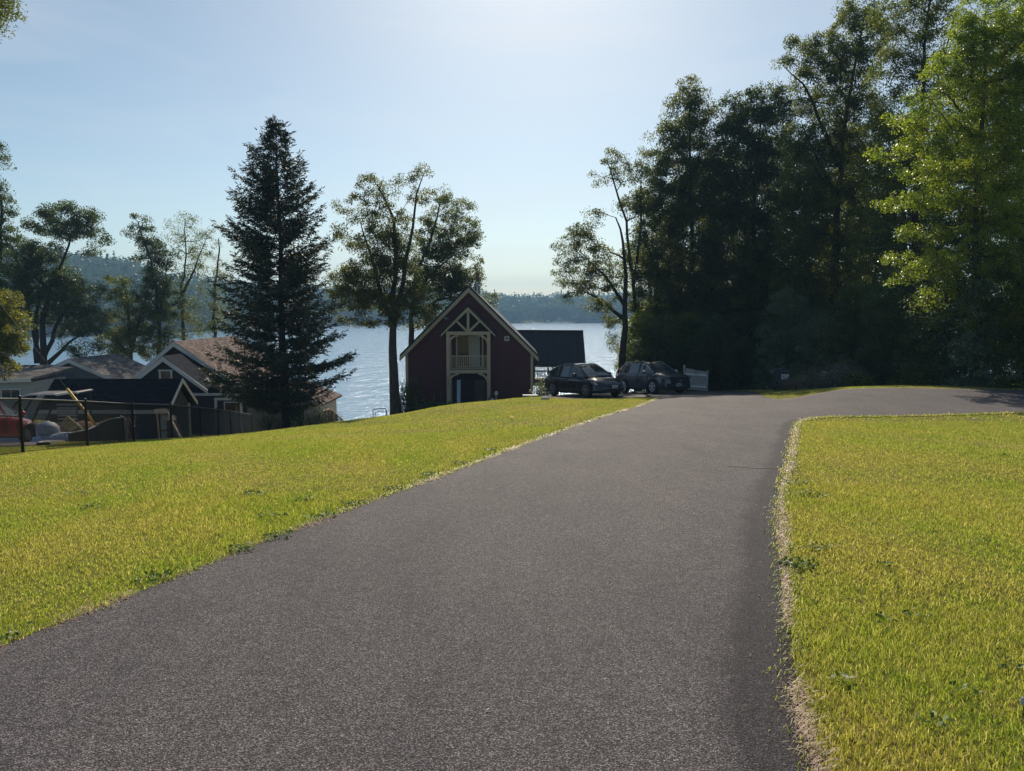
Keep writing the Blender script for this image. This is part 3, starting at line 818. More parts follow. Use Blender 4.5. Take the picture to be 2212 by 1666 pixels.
# ---- maples behind the red house
MG = 'maples beside the red barn house'
T('maple_tree', 'nearer maple whose bare leaning trunk stands left of the red house', 'tree', 48,
  [[(857,896),(854,850),(846,790),(847,740),(852,690),(850,640),(856,560),(850,470),(815,400)], [(850,700),(820,620),(796,540),(776,470)], [(851,690),(868,610),(886,520),(900,420),(915,375)]],
  [(800,392,30,16),(822,415,34,18),(910,368,24,16),(885,392,30,12),(895,420,24,14),(762,440,36,16),(785,470,34,18),(835,460,40,22),(865,490,34,25),(745,500,26,20),(790,530,46,28),(850,540,48,28),(800,585,60,24),(745,590,34,18),(865,590,50,26),(770,640,50,20),(830,650,60,22),(735,672,22,18),(790,690,44,12),(880,672,44,16),(840,700,20,8),(750,620,40,26),(800,650,60,20),(870,650,50,22),(905,630,40,22),(800,610,60,24),(850,560,50,24),(830,500,40,24)],
  MAPLE, .17, 38, .5, .36, MAPLER, BARK, seed=61, group=MG, dens=.72)
T('maple_tree', 'farther maple with a lighter spreading crown reaching over the red house roof', 'tree', 57,
  [[(886,840),(888,740),(890,660),(900,590),(930,520),(950,440)], [(890,660),(925,600),(990,540)], [(890,680),(945,650),(1010,640)]],
  [(940,425,38,14),(975,445,44,16),(960,478,50,20),(1010,480,26,18),(930,520,40,24),(990,520,44,22),(1030,505,12,6),(960,560,50,22),(1022,555,20,10),(1040,592,24,8),(1000,590,44,16),(930,600,50,24),(980,630,50,16),(920,650,40,20),(955,672,40,12),(1030,640,20,12),(1062,640,22,7),(1056,662,14,9),(905,700,30,10),(930,560,50,32),(960,605,60,24),(1000,610,44,18),(925,690,36,14),(985,520,44,24)],
  MAPLE, .19, 36, .55, .34, MAPLE, BARK, seed=62, group=MG, dens=.78)

# ---- right hand wood
WG = 'trees of the wood on the right'
T('wood_edge_tree', 'low crowned tree leaning left over the water at the left edge of the wood', 'tree', 47,
  [[(1343,805),(1345,740),(1350,680),(1352,600),(1345,520),(1330,470)], [(1350,660),(1310,600),(1250,540)], [(1350,690),(1300,650),(1240,620)]],
  [(1285,468,22,12),(1250,492,34,16),(1225,530,28,18),(1272,528,30,18),(1215,575,22,18),(1255,575,34,20),(1300,560,30,26),(1228,608,34,10),(1285,612,40,18),(1240,638,24,10),(1300,655,34,14),(1325,600,24,30),(1318,690,24,14),(1322,730,14,30)],
  OAK, .16, 34, .48, .28, OAK, BARKD, seed=63, group=WG, dens=1.2)
T('wood_edge_tree', 'tall thin tree with a ragged open top above the leaning tree', 'tree', 52,
  [[(1378,812),(1375,700),(1368,600),(1350,480),(1322,380),(1310,345)], [(1370,600),(1385,480),(1382,380),(1372,345)]],
  [(1312,338,22,10),(1290,386,22,9),(1345,350,26,14),(1350,378,24,14),(1385,335,12,18),(1385,400,26,36),(1360,440,26,26),(1400,480,36,40),(1380,550,40,46),(1400,640,46,50),(1385,700,40,30),(1400,760,46,40),(1345,770,18,30)],
  OAK, .17, 38, .5, .22, OAK, BARKD, seed=64, group=WG, dens=1.0)
T('wood_tree', 'tree with the narrow pointed top left of the middle of the wood', 'tree', 54,
  [[(1500,825),(1498,650),(1492,450),(1490,200)]],
  [(1494,190,28,16),(1480,220,34,20),(1510,240,32,22),(1465,262,34,18),(1500,285,40,20),(1440,300,34,22),(1480,330,50,24),(1420,345,28,16),(1455,380,50,30),(1520,390,50,40),(1440,440,56,44),(1500,490,60,50),(1440,560,56,50),(1500,640,66,60),(1440,690,50,50),(1490,760,60,40)],
  OAK, .19, 42, .58, .28, OAK, BARKD, seed=65, group=WG, dens=1.2, rxk=1.2)
T('wood_tree', 'double topped tree in the middle of the wood behind the dark car', 'tree', 52,
  [[(1615,830),(1620,650),(1628,450),(1645,230)]],
  [(1588,216,28,14),(1610,240,36,18),(1655,204,38,14),(1648,232,40,18),(1704,214,16,12),(1700,240,24,16),(1640,270,66,24),(1580,290,40,26),(1600,340,60,36),(1670,340,50,36),(1560,420,50,50),(1640,430,60,54),(1590,520,66,60),(1660,560,50,60),(1560,640,60,66),(1630,700,66,60),(1570,770,60,40)],
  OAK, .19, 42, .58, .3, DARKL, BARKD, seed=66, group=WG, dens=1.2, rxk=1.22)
T('wood_tree', 'tallest wood tree with a long bare branch reaching left against the sky', 'tree', 46,
  [[(1795,835),(1800,650),(1806,480),(1820,300),(1850,120),(1870,20)], [(1812,360),(1770,260),(1735,180),(1690,140)], [(1808,430),(1760,330),(1730,260)]],
  [(1735,92,34,12),(1770,102,34,14),(1708,138,30,9),(1745,132,34,12),(1820,70,30,26),(1850,24,34,26),(1800,125,40,22),(1870,70,46,34),(1760,170,44,20),(1840,150,50,34),(1740,225,28,14),(1790,230,54,28),(1860,250,50,44),(1720,300,34,20),(1770,310,54,34),(1840,360,56,50),(1740,390,50,44),(1810,460,66,56),(1730,500,46,50),(1790,580,70,60),(1730,640,50,50),(1800,700,70,60)],
  OAK, .17, 40, .52, .32, OAK, BARKD, seed=67, group=WG, dens=1.1, rxk=1.15)
T('wood_tree', 'dark tree in the upper right of the wood behind the bright green tree', 'tree', 38,
  [[(1975,840),(1975,600),(1985,350),(2000,100),(2010,-60)], [(1980,330),(2030,160),(2060,40)]],
  [(1930,20,46,34),(1990,30,50,50),(2040,60,50,60),(1960,90,50,40),(1920,150,46,34),(1990,170,60,50),(1930,260,56,50),(2000,300,60,60),(1900,360,46,46),(1960,440,66,60),(1900,520,50,60),(1980,600,70,66),(1910,690,60,60)],
  OAK, .15, 34, .52, .26, OAK, BARKD, seed=68, group=WG, dens=.85)
T('wood_tree', 'dark background tree at the far right edge of the wood', 'tree', 36,
  [[(2210,840),(2205,600),(2200,300),(2205,-20)]],
  [(2190,20,40,60),(2220,120,50,70),(2200,250,60,70),(2180,400,60,80),(2220,540,60,80),(2160,620,60,70)],
  OAK, .16, 34, .55, .26, DARKL, BARKD, seed=69, group=WG, dens=.85)
T('bright_green_tree', 'bright yellow green sunlit tree at the front right of the wood', 'tree', 28.5,
  [[(2120,850),(2112,700),(2108,560),(2112,440),(2118,300),(2125,120),(2128,30)]],
  [(2110,18,40,18),(2135,50,60,26),(2080,70,36,22),(2150,100,60,26),(2050,140,50,16),(2110,150,60,24),(2010,160,26,7),(2170,190,50,34),(2070,205,56,18),(2000,205,40,10),(1960,255,44,11),(2040,262,60,20),(2130,270,60,34),(1925,330,48,9),(1990,318,50,14),(2070,340,66,26),(2160,370,50,44),(1985,375,50,14),(1945,440,44,11),(2020,432,60,22),(2110,440,60,34),(1995,500,50,14),(2070,520,60,26),(2150,520,50,40),(2020,570,50,22),(2090,600,56,26),(2040,630,40,14),(2010,655,30,10),(2190,80,50,60),(2200,200,50,60),(2195,300,50,50),(2190,440,50,50),(2170,600,56,50),(2100,680,60,40),(2180,700,50,50),(1950,560,40,10),(1935,600,36,8),(2060,380,50,26),(2080,120,40,30),(2020,290,50,16)],
  BRIGHT, .11, 34, .34, .17, BRIGHT, BARK, seed=70, dens=1.0, flat=.7)
# deeper rows that close the wood
BG_ = 'back row trees closing the wood'
for i, (xd, top, D, w) in enumerate([(1445,420,66,66),(1560,300,68,86),(1712,262,64,88),(1830,250,60,90),(1950,200,54,90),(2110,120,48,100)]):
    T('back_wood_tree', ['dark back row tree seen between the leaning tree and the pointed one', 'dark back row tree behind the pointed top tree', 'dark back row tree filling the dip right of the double topped tree',
      'dark back row tree behind the tallest wood tree', 'dark back row tree behind the upper right wood tree', 'dark back row tree behind the bright green tree'][i], 'tree', D,
      [[(xd, 830), (xd + 5, 600), (xd - 4, top + 40)]],
      [(xd, top + 60, w*.5, 40), (xd - w*.3, top + 130, w*.7, 60), (xd + w*.3, top + 200, w*.8, 70), (xd, top + 300, w, 80), (xd - 10, top + 420, w, 80)] + ([(xd, 760, w, 60)] if top < 420 else []),
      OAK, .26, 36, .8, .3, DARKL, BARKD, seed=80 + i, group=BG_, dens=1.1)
# understory shrubs
UG = 'understory shrubs at the foot of the wood'
for i, (xd, yb, D, hd, wd, mat, lab) in enumerate([
    (1420, 800, 46, 110, 60, DARKL, 'leafy shrub behind the grey car between two trunks'),
    (1540, 838, 45, 146, 66, DARKL, 'dark shrub to the right of the white gate'),
    (1600, 842, 44, 120, 50, DARKL, 'low dark shrub left of the rubbish bin'),
    (1700, 840, 42, 205, 66, SAGE, 'pale grey green shrub rising behind the rubbish bin'),
    (1775, 842, 40, 165, 60, SAGE, 'grey green shrub above the left end of the brush pile'),
    (1850, 835, 36, 210, 76, DARKL, 'dark shrub behind the grey tarpaulin'),
    (1940, 838, 33, 240, 80, DARKL, 'big dark shrub at the back of the asphalt spur'),
    (2030, 842, 30, 270, 80, DARKL, 'tall dark thicket under the bright green tree'),
    (2120, 846, 28, 260, 76, SAGE, 'dull sage thicket right of the bright tree trunk'),
    (2210, 850, 27, 330, 80, OAK, 'tall dark thicket cut by the right edge of the view'),
    (1480, 836, 47, 158, 50, OAK, 'mid green shrub behind the bonnet of the grey car'),
    (1900, 842, 34.5, 70, 60, DARKL, 'low ground shrub along the edge of the asphalt spur'),
    (2000, 845, 29.5, 66, 60, OAK, 'small green shrub at the foot of the dark thicket'),
    (1640, 700, 50, 180, 60, OAK, 'mid height shrub filling the wood behind the bin'),
    (1385, 806, 49, 130, 46, BRIGHT, 'sunlit light green shrub behind the trunk beside the grey car'),
    (1565, 844, 46, 80, 44, DARKL, 'knee high brush right of the white gate'),
    (1648, 846, 44, 80, 50, DARKL, 'knee high brush just left of the bin'),
    (1735, 846, 41, 80, 50, OAK, 'low brush behind the left end of the brush pile')]):
    T('understory_shrub', lab, 'shrub', D, [[(xd, yb), (xd + 3, yb - hd * .5), (xd - 2, yb - hd * .9)]],
      [(xd, yb - hd*.85, wd*.55, hd*.16), (xd - wd*.3, yb - hd*.6, wd*.6, hd*.2), (xd + wd*.35, yb - hd*.5, wd*.6, hd*.22), (xd, yb - hd*.28, wd, hd*.24), (xd - wd*.1, yb - 12, wd*.9, 16)],
      OAK, .085 + D*.0012, 34, .36, .05, mat, BARKD, seed=100 + i, group=UG, dens=.75, twig=.008, crownname='foliage')

# ---------------------------------------------------------------- spruce
def spruce(D, xd, yb, ytop, prof, seed, label):
    r = np.random.default_rng(seed); m = D / F * K
    b = at(xd, yb, D); zb = gz(b.x, D); root = empty('spruce_tree', (b.x, D, zb), 0, label, 'tree')
    top = at(xd, ytop, D).z - zb; H = top
    tr = MB(); n = 14
    tr.tube([(0.05*math.sin(i*.9), .03*math.cos(i), -.2 + (H + .1) * i / n) for i in range(n + 1)], [.30 if i == 0 else .235 * (1 - i/n) + .012 for i in range(n+1)], 9)
    zs = []; dirs = []
    L_, spikes = [], []
    ys = np.array([p[0] for p in prof]); lw = np.array([p[1] for p in prof]) * m; rw = np.array([p[2] for p in prof]) * m
    def reach(yd, a):
        l = np.interp(yd, ys, lw); q = np.interp(yd, ys, rw); c = math.cos(a)
        side = q if c > 0 else l
        return side * abs(c) + (l + q) / 2 * .92 * (1 - abs(c))
    z = 1.35
    bi = 0
    def branch(z0, a, length, rise, thick):
        """returns twigs along one bough"""
        k = 9; pts = []
        for i in range(k + 1):
            t = i / k
            rr = length * t
            zz = z0 + rise[0] * length * t + rise[1] * length * t * t
            wob = .05 * length * math.sin(t * 5 + a * 3) * t
            pts.append(np.array([math.cos(a) * rr - math.sin(a) * wob, math.sin(a) * rr + math.cos(a) * wob, zz]))
        tr.tube(pts, [thick * (1 - .85 * i / k) for i in range(k + 1)], 4, cap=False)
        out = np.array([math.cos(a), math.sin(a), 0]); sd_ = np.array([-math.sin(a), math.cos(a), 0])
        ntw = max(8, int(length * 15))
        for j in range(ntw):
            t = (.16 + .84 * (j + r.uniform()) / ntw) if length > 1 else r.uniform(0, 1)
            f = t * k; i0 = min(int(f), k - 1); p = pts[i0] + (pts[i0+1] - pts[i0]) * (f - i0)
            s = 1 if r.uniform() < .5 else -1
            tl = (.22 + .34 * length * .3 * (1.05 - t)) * r.uniform(.6, 1.3); tl = min(tl, .85)
            d = out * r.uniform(.5, 1.0) + sd_ * s * r.uniform(.2, 1.0) + np.array([0, 0, r.uniform(-.55, .35)]); d /= np.linalg.norm(d)
            L_.append((p, d, tl))
        L_.append((pts[-1] - out * .15, np.array([out[0], out[1], .5]) / 1.12, .35))
    while z < H - .25:
        yd = yb - (z + (zb - at(xd, yb, D).z)) / m
        nb = 7 if z < H * .85 else 5
        f = z / H
        for q in range(nb):
            a = r.uniform(0, 2*math.pi)
            lg = reach(yd, a) * (r.uniform(.55, 1.1) if r.uniform() < .75 else r.uniform(.35, .7))
            if lg < .12: lg = .12
            rise = (-.18 + .25 * f, .30) if f < .55 else (.05 + .45 * (f - .4), .28)
            branch(z - rise[0]*lg*.9 - rise[1]*lg*.7, a, lg, rise, .012 + .018 * min(1, lg / 3))
        z += .175 + .09 * (1 - f) * r.uniform(.6, 1.2)
    # two side leaders
    for ox, hh in ((-.30, .35), (.42, .95)):
        ln = H - hh - (H - 2.6)
        tr.tube([(ox*.6, 0, H - 2.7), (ox, .03, H - 2.2), (ox*1.02, .03, H - hh)], [.03, .025, .008], 5)
        for j in range(34):
            zz = H - hh - r.uniform(0, 1) * 1.6; a = r.uniform(0, 6.28)
            L_.append((np.array([ox, .03, zz]), np.array([math.cos(a)*.7, math.sin(a)*.7, .7]), .08 + .16 * (H - hh - zz)))
    # needles: each twig carries short stiff sprays
    cen, dr, ln = [], [], []
    for p, d, tl in L_:
        k = max(5, int(tl * 20))
        for i in range(k):
            t = (i + .5) / k
            c = p + d * tl * t; c = c + np.array([0, 0, -.08 * tl * t])
            dd = d + r.normal(0, .55, 3); dd /= np.linalg.norm(dd)
            cen.append(c + r.normal(0, .018, 3)); dr.append(dd); ln.append(.15 * r.uniform(.7, 1.3))
        cen.append(p + d * tl); dr.append(d); ln.append(.14)
    cen, dr, ln = np.array(cen), np.array(dr), np.array(ln)[:, None]
    s = np.cross(dr, r.normal(size=dr.shape)); s /= np.linalg.norm(s, axis=1)[:, None]; wd = ln * .17
    Q = np.stack([cen - s*wd, cen + s*wd, cen + dr*ln + s*wd*.3, cen + dr*ln - s*wd*.3], 1)
    tr.build('trunk', BARKD, root, smooth=True)
    fastmesh('crown', Q.reshape(-1, 3), 4, NEEDLE, root)
    return len(cen)
SPR = [(245,2,2),(262,10,12),(300,28,26),(330,50,34),(352,66,46),(372,70,66),(395,84,92),(410,76,96),(440,100,82),(470,118,98),(500,124,100),(520,118,104),(560,136,98),(600,128,100),(640,150,112),(665,172,120),(690,168,122),(720,165,134),(750,160,158),(770,166,172),(800,168,136),(825,160,134),(850,140,112),(870,100,84),(885,60,50),(900,30,20)]
NL += spruce(38, 617, 925, 246, SPR, 71, 'tall dark spruce with three leader tips standing on the left lawn edge')
print('leaves', NL)

# ---------------------------------------------------------------- far shore: hills and forest
def shore_D(px):  return np.interp(px, [-900, -520, -360, -300, -200, 0, 80, 300, 900], [380, 400, 430, 520, 700, 850, 863, 800, 760])
def sky_top(px):  # metres above the eye of the bare hill crest, and distance behind the shore
    return np.interp(px, [-900, -520, -440, -380, -340, -260, -100, -30, 0, 40, 90, 200, 900], [40, 52, 44, 37, 26, 22, 20, 15, 8, 12, 13, 16, 30])
pxs = np.linspace(-900, 900, 220); ts = np.linspace(0, 1, 26)
PXg, TG = np.meshgrid(pxs, ts, indexing='ij')
D0 = shore_D(PXg); dep = 420 * TG
YY = D0 + dep; XX = PXg / F * YY
crest = sky_top(PXg)
shp = 1 - (1 - np.clip(TG * 1.35, 0, 1))**1.7
ZZ = LAKE - 1.5 + (crest + EYE - LAKE - 7) * shp * (1 + .06 * np.sin(PXg * .05 + TG * 6))
tag(gridmesh('hills', XX, YY, ZZ, plain('hill_floor', (.04, .055, .02), .95)), kind='structure')
fr = np.random.default_rng(91)
def far_trees(n, pxlo, pxhi, t0, t1, hlo, hhi, seed):
    r = np.random.default_rng(seed); out = []
    p = r.uniform(pxlo, pxhi, n); t = r.uniform(t0, t1, n)
    D = shore_D(p) + 4 + 420 * t
    # shoreline clearing at the middle of the far shore
    keep = ~((p > 8) & (p < 62) & (t < .035)) & ~((p > 14) & (p < 22) & (t < .13))
    p, t, D = p[keep], t[keep], D[keep]
    x = p / F * D
    cr = sky_top(p); sh = 1 - (1 - np.clip(t*1.35, 0, 1))**1.7
    z = LAKE - 1.5 + (cr + EYE - LAKE - 7) * sh
    h = r.uniform(hlo, hhi, len(p)); con = r.uniform(0, 1, len(p)) < .18
    rows = []
    per = 92
    for i in range(len(p)):
        H = h[i] * (1.15 if con[i] else 1); Rr = H * (.17 if con[i] else .36)
        v = r.normal(size=(per, 3)); v /= np.linalg.norm(v, axis=1)[:, None]
        if con[i]:
            f = r.uniform(0, 1, per)**.7; c = np.stack([v[:, 0]*Rr*f, v[:, 1]*Rr*f, H * (1 - f)*.9 + H*.08], -1)
        else:
            lob = 1 + .22*np.sin(v[:, 0]*5 + i) * np.cos(v[:, 1]*4 + i*2)
            c = v * np.array([Rr, Rr, H*.36]) * lob[:, None]; c[:, 2] += H * .58
        rows.append(c + np.array([x[i], D[i], z[i]]))
    return np.concatenate(rows)
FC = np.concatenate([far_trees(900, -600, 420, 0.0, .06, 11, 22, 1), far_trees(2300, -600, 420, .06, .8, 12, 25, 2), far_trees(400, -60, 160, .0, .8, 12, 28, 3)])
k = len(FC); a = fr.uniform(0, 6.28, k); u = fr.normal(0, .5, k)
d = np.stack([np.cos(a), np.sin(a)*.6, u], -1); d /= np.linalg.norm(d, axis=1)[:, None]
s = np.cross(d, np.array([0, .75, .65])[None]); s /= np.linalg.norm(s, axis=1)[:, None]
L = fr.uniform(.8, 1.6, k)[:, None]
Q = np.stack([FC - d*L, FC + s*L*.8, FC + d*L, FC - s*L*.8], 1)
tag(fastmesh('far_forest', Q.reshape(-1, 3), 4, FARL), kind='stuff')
# clearing, cottages and docks on the far shore
def farpt(px, t=0.0, dz=0.0):
    D = float(shore_D(px)) + 420 * t
    return px / F * D, D, LAKE + dz
mb = MB()
P0 = [farpt(8, -.012), farpt(64, -.012), farpt(62, .035), farpt(8, .035)]
zz = [LAKE + .15, LAKE + .15, LAKE + 3.2, LAKE + 3.2]
mb.add([(p[0], p[1], z) for p, z in zip(P0, zz)], [(0, 1, 2, 3)])
tag(mb.build('far_lawn', plain('far_lawn_grass', (.20, .24, .05), .9, nscale=.05)), kind='structure')
def gable_house(name, label, cat, x, y, z, w, dp, hw, hr, wallm, roofm, rot=0, group=None, trim=TRIMW):
    root = empty(name, (x, y, z), rot, label, cat, group)
    MB().prism([(-w/2, 0), (w/2, 0), (w/2, hw), (0, hw + hr), (-w/2, hw)], 0, dp).build('wall', wallm, root)
    ov = w * .07; sl_ = hr / (w/2)
    rf = MB()
    for s_ in (-1, 1):
        a = (s_ * (w/2 + ov), hw - ov * sl_ + .03); b = (0, hw + hr + .03)
        rf.prism([a, b, (b[0], b[1] + .16), (a[0], a[1] + .16)], -ov, dp + ov)
    rf.build('roof', roofm, root)
    return root
x, y, z = farpt(18, .10, 9.5); fh = gable_house('far_cottage', 'tiny pale roofed cottage among the trees on the far shore', 'house', x, y, z, 9, 7, 2.4, 2.6, plain('far_wall_pink', (.6, .42, .36), .8), plain('far_roof_pale', (.65, .62, .6), .5))
MB().box(-4, -2.5, -.15, -.02, 1, 2.4).box(1.5, 4, -.15, -.02, 1, 2.4).build('window', GLASS, fh, split=True)
x, y, z = farpt(36, .012, 1.4); fh = gable_house('far_boathouse', 'low dark boathouse on the strip of grass across the lake', 'boathouse', x, y, z, 9, 7, 2.2, 2.2, DARK, METROOF)
MB().box(-2, 2, -.12, -.02, .1, 1.9).build('door', TRIMW, fh)
x, y, z = farpt(47, .03, 3.2); fh = gable_house('far_cottage', 'tiny grey cottage at the right end of the far clearing', 'house', x, y, z, 6, 5, 2, 1.8, plain('far_wall_grey', (.35, .38, .42), .8), plain('far_roof_grey', (.2, .23, .27), .6))
MB().box(-2, -.8, -.12, -.02, .8, 1.7).box(.8, 2, -.12, -.02, .8, 1.7).build('window', GLASS, fh, split=True)
for i, (px, w, lab) in enumerate([(24, 10, 'pale dock at the left of the far clearing'), (44, 14, 'dock with pale posts before the tiny grey cottage'), (54, 16, 'rightmost dock on the far shore')]):
    x, y, z = farpt(px, -.008)
    rt = empty('far_dock', (x, y - 8, LAKE), 0, lab, 'dock', 'docks on the far shore')
    MB().box(-w/2, w/2, 0, 2, .7, .95).build('deck', WHITEP, rt)
    mm = MB()
    for q in np.linspace(-w/2, w/2, 6): mm.box(q - .12, q + .12, -.1, .1, -.5, 1.6)
    mm.build('post', TRIMW, rt, split=True)
    if i: 
        mm = MB(); mm.prism([(-w*.3, 1.0), (w*.3, 1.0), (w*.36, 2.0), (-w*.3, 2.0)], 2.5, 4.5)
        tag(mm.build('moored_boat', WHITEP), ['', 'white boat hull at the middle far dock', 'white boat hull at the rightmost far dock'][i], 'boat', 'boats on the far shore').location = (x, y - 8, LAKE - .6)

# ---------------------------------------------------------------- red barn house
HX, HY = -2.9, 50.0
HB = -5.15
house = empty('barn_house', (HX, HY, HB), 0, 'dark red gabled barn house with cream timber balcony porch facing the drive', 'house')
def hz(z): return z - HB
w2 = 4.25; eave = -1.12; ridge = 3.13; DPT = 11.0
# front wall with the porch door openings put on as flat parts; solid shell
MB().prism([(-w2, -1.6), (w2, -1.6), (w2, hz(eave)), (0, hz(ridge)), (-w2, hz(eave))], 0, DPT).build('wall', RED, house)
rf = MB(); ov = .42; fo = .38
for s_ in (-1, 1):
    a = (s_ * (w2 + ov), hz(eave) - ov); b = (0, hz(ridge)); n_ = .10
    rf.prism([(a[0], a[1] + .03), (b[0], b[1] + .03), (b[0], b[1] + .22), (a[0], a[1] + .22)], -fo, DPT + fo)
roof = rf.build('roof', METROOF, house)
rk = MB()
for s_ in (-1, 1):
    a = (s_ * (w2 + ov + .02), hz(eave) - ov - .03); b = (0, hz(ridge) - .02)
    rk.prism([(a[0], a[1] - .22), (b[0], b[1] - .27), (b[0], b[1] + .05), (a[0], a[1] + .06)], -fo - .05, -fo - .01)
rk.build('rake_board', TRIM, house)
cb = MB()
for s_ in (-1, 1): cb.box(s_*w2 - .09, s_*w2 + .09, -.05, .1, -1.6, hz(eave) - .1)
cb.build('corner_board', TRIM, house, split=True)
# flue pipe
ch = MB(); ch.lathe([(.21, 0), (.2, .75), (.26, .78), (.26, .82), (.11, .95), (.11, 1.55)], (0, 0, 0), n=14)
chm = ch.build('chimney', GALV, roof, smooth=False); chm.location = (.42, 3.2, hz(2.55))
MB().lathe([(.125, 1.15), (.125, 1.7), (.17, 1.7), (.17, 1.8), (.0, 1.86)], n=14).build('chimney_cap', WOODB, roof).location = (.42, 3.2, hz(2.55))
MB().box(-.04, .04, -.04, .04, 0, .75).build('vent_pipe', GALV, roof).location = (-2.6, 2.0, hz(.65))
# porch timbers
PY = -1.25                                    # porch front plane (local)
XL, XR = -1.335, 1.355
pt = MB()
for xx in (XL, XR): pt.box(xx - .11, xx + .11, PY, PY + .22, -1.4, hz(.06))
pt.build('porch_post', TRIM, house, split=True)
pt = MB()
for xx in (XL + .06, XR - .06): pt.box(xx - .09, xx + .09, -.22, -.02, -1.4, hz(.04))
pt.build('rear_post', TRIM, house, split=True)
MB().box(XL - .12, XR + .12, PY - .012, PY + .208, hz(.04), hz(.25)).build('header_beam', TRIM, house)
MB().box(XL + .11, XR - .11, PY + .01, PY + .20, hz(-2.52), hz(-2.30)).build('floor_beam', TRIM, house)
MB().box(XL - .1, XR + .1, PY + .03, -.01, hz(-2.28), hz(-2.22)).build('balcony_floor', WOODB, house)
gt = MB(); pk = 1.86; hw = 1.80; gh = 1.86
for s_ in (-1, 1): gt.prism([(s_*hw, hz(-.08)), (s_*(hw - .02) , hz(.14)), (0, hz(pk)), (0, hz(pk - .24))], PY - .12, PY + .06)
gt.box(-.075, .085, PY - .03, PY + .10, hz(.24), hz(1.66))
for s_ in (-1, 1): gt.bar((s_*.10, PY + .03, hz(.30)), (s_*.80, PY + .03, hz(.98)), .13, .13, (0, 1, 0))
gt.build('gable_truss', TRIM, house)
gr = MB()
for s_ in (-1, 1): gr.prism([(s_*(hw + .06), hz(-.02)), (0, hz(pk + .03)), (0, hz(pk + .13)), (s_*(hw + .10), hz(.06))], PY - .16, -.01)
gr.build('porch_roof', METROOF, house)
MB().prism([(-1.45, hz(.26)), (1.45, hz(.26)), (0, hz(1.66))], -.3, -.06).build('gable_shade_panel', plain('porch_shadow_board', (.02, .022, .028), .8), house)  # near-black fill: shade inside the porch gable put into its colour
def arc_brace(cx, cz, sx, r_=.62):
    m_ = MB(); pts = []
    for i in range(9):
        a = math.pi/2 * i / 8
        pts.append((cx + sx * (r_ - r_ * math.cos(a)) , cz - r_ + r_ * math.sin(a)))
    pl_ = pts + [(p[0] - sx*.09*(1 if True else 0), p[1] + .09) for p in pts[::-1]]
    m_.prism([(p[0], p[1]) for p in pl_], PY + .06, PY + .17); return m_
for nm, zt in (('upper', .04), ('lower', -2.52)):
    for sx, cx in ((1, XL + .11), (-1, XR - .11)): arc_brace(cx + sx*.09 - sx*.09, hz(zt) - .09, sx).build('brace', TRIM, house)
rl = MB(); rl.box(XL + .11, XR - .11, PY + .05, PY + .12, hz(-1.40), hz(-1.34)); rl.box(XL + .11, XR - .11, PY + .05, PY + .12, hz(-2.24), hz(-2.19))
for i in range(18):
    xx = XL + .18 + i * (XR - XL - .36) / 17; rl.box(xx - .021, xx + .021, PY + .062, PY + .108, hz(-2.19), hz(-1.40))
rl.build('railing', TRIM, house)
# balcony sliding door
fr_ = MB(); zt, zb_ = hz(-.05), hz(-2.2)
fr_.box(-.90, -.80, -.10, -.01, zb_, zt); fr_.box(.86, .96, -.10, -.01, zb_, zt); fr_.box(-.90, .96, -.11, -.01, zt, zt + .13); fr_.box(-.03, .07, -.09, -.01, zb_, zt); fr_.box(-.8, .86, -.09, -.01, zb_, zb_ + .08)
sdoor = fr_.build('sliding_door', TRIM, house)
MB().box(-.79, -.04, -.05, -.015, zb_ + .08, zt).build('pane', GLASS, sdoor)
cu = MB()
for i in range(14):
    xx = .09 + i * .045; cu.box(xx, xx + .04, -.045 - (i % 2)*.012, -.015, zb_ + .08, zt)
cu.build('curtain', CURT, sdoor)
# entrance below: recess shade as a dark sheet, tilted mirror for side light, door with small pane
MB().box(-1.15, 1.15, -.03, -.003, -.02, hz(-2.5)).build('entrance_shade_panel', DARK, house)  # flat near-black sheet: shade of the entrance recess put into its colour
dr_ = MB(); dr_.box(.35, 1.1, -.08, -.031, 0, 2.1); dd_ = dr_.build('door', WOODD, house)
MB().box(.60, .90, -.1, -.081, .35, .75).build('pane', plain('pane_pale', (.10, .13, .18), .2), dd_)
sg = MB(); sg.box(-.86, -.58, -.05, -.031, .12, 2.15)
mm_, nt_, b_ = newmat('sky_mirror'); b_.inputs['Metallic'].default_value = 1; b_.inputs['Roughness'].default_value = .03; nt_.links.new(ramp(nt_, noise(nt_, objco(nt_), 2, 2), [(.3, (.09, .10, .11)), (.7, (.12, .13, .14))]), b_.inputs['Base Color'])
sg = MB().box(-.12, .12, -.02, .0, -.95, .95).build('side_light_mirror', mm_, house); sg.location = (-.72, -.24, 1.15); sg.rotation_euler = (R(-9), 0, 0)  # mirror leaned towards the sky, standing in for the bright view through
MB().box(XL - .12, XR + .12, PY - .25, -.01, -.22, -.02).build('porch_slab', CONC, house)
# house number, star vent, flood lamp
num = MB()
for i, c_ in enumerate('5688'):
    text_part('house_number', c_, .21, (XL - .01, PY - .012, hz(-2.74) - i*.215), (R(90), 0, 0), BLKM, house, .008)
st = MB(); st.box(-.16, .16, -.05, -.005, -.16, .16); sv = st.build('wall_vent', TRIMW, house); sv.location = (-.35 - HX, 0, hz(-.25))
sm = []
for i in range(10):
    a = math.pi/2 + i * math.pi/5; q = .13 if i % 2 == 0 else .05; sm.append((q*math.cos(a), q*math.sin(a)))
MB().prism(sm, -.07, -.051).build('star', BLKM, sv)
fl = MB(); fl.box(-.1, .1, -.06, -.002, -.05, .05).lathe([(.07, -.2), (.09, -.06)], (-.12, 0, -.02), 'y', 10).lathe([(.07, -.2), (.09, -.06)], (.12, 0, -.02), 'y', 10)
fl.build('flood_light', TRIMW, house).location = (-4.44 - HX, 0, hz(1.1))
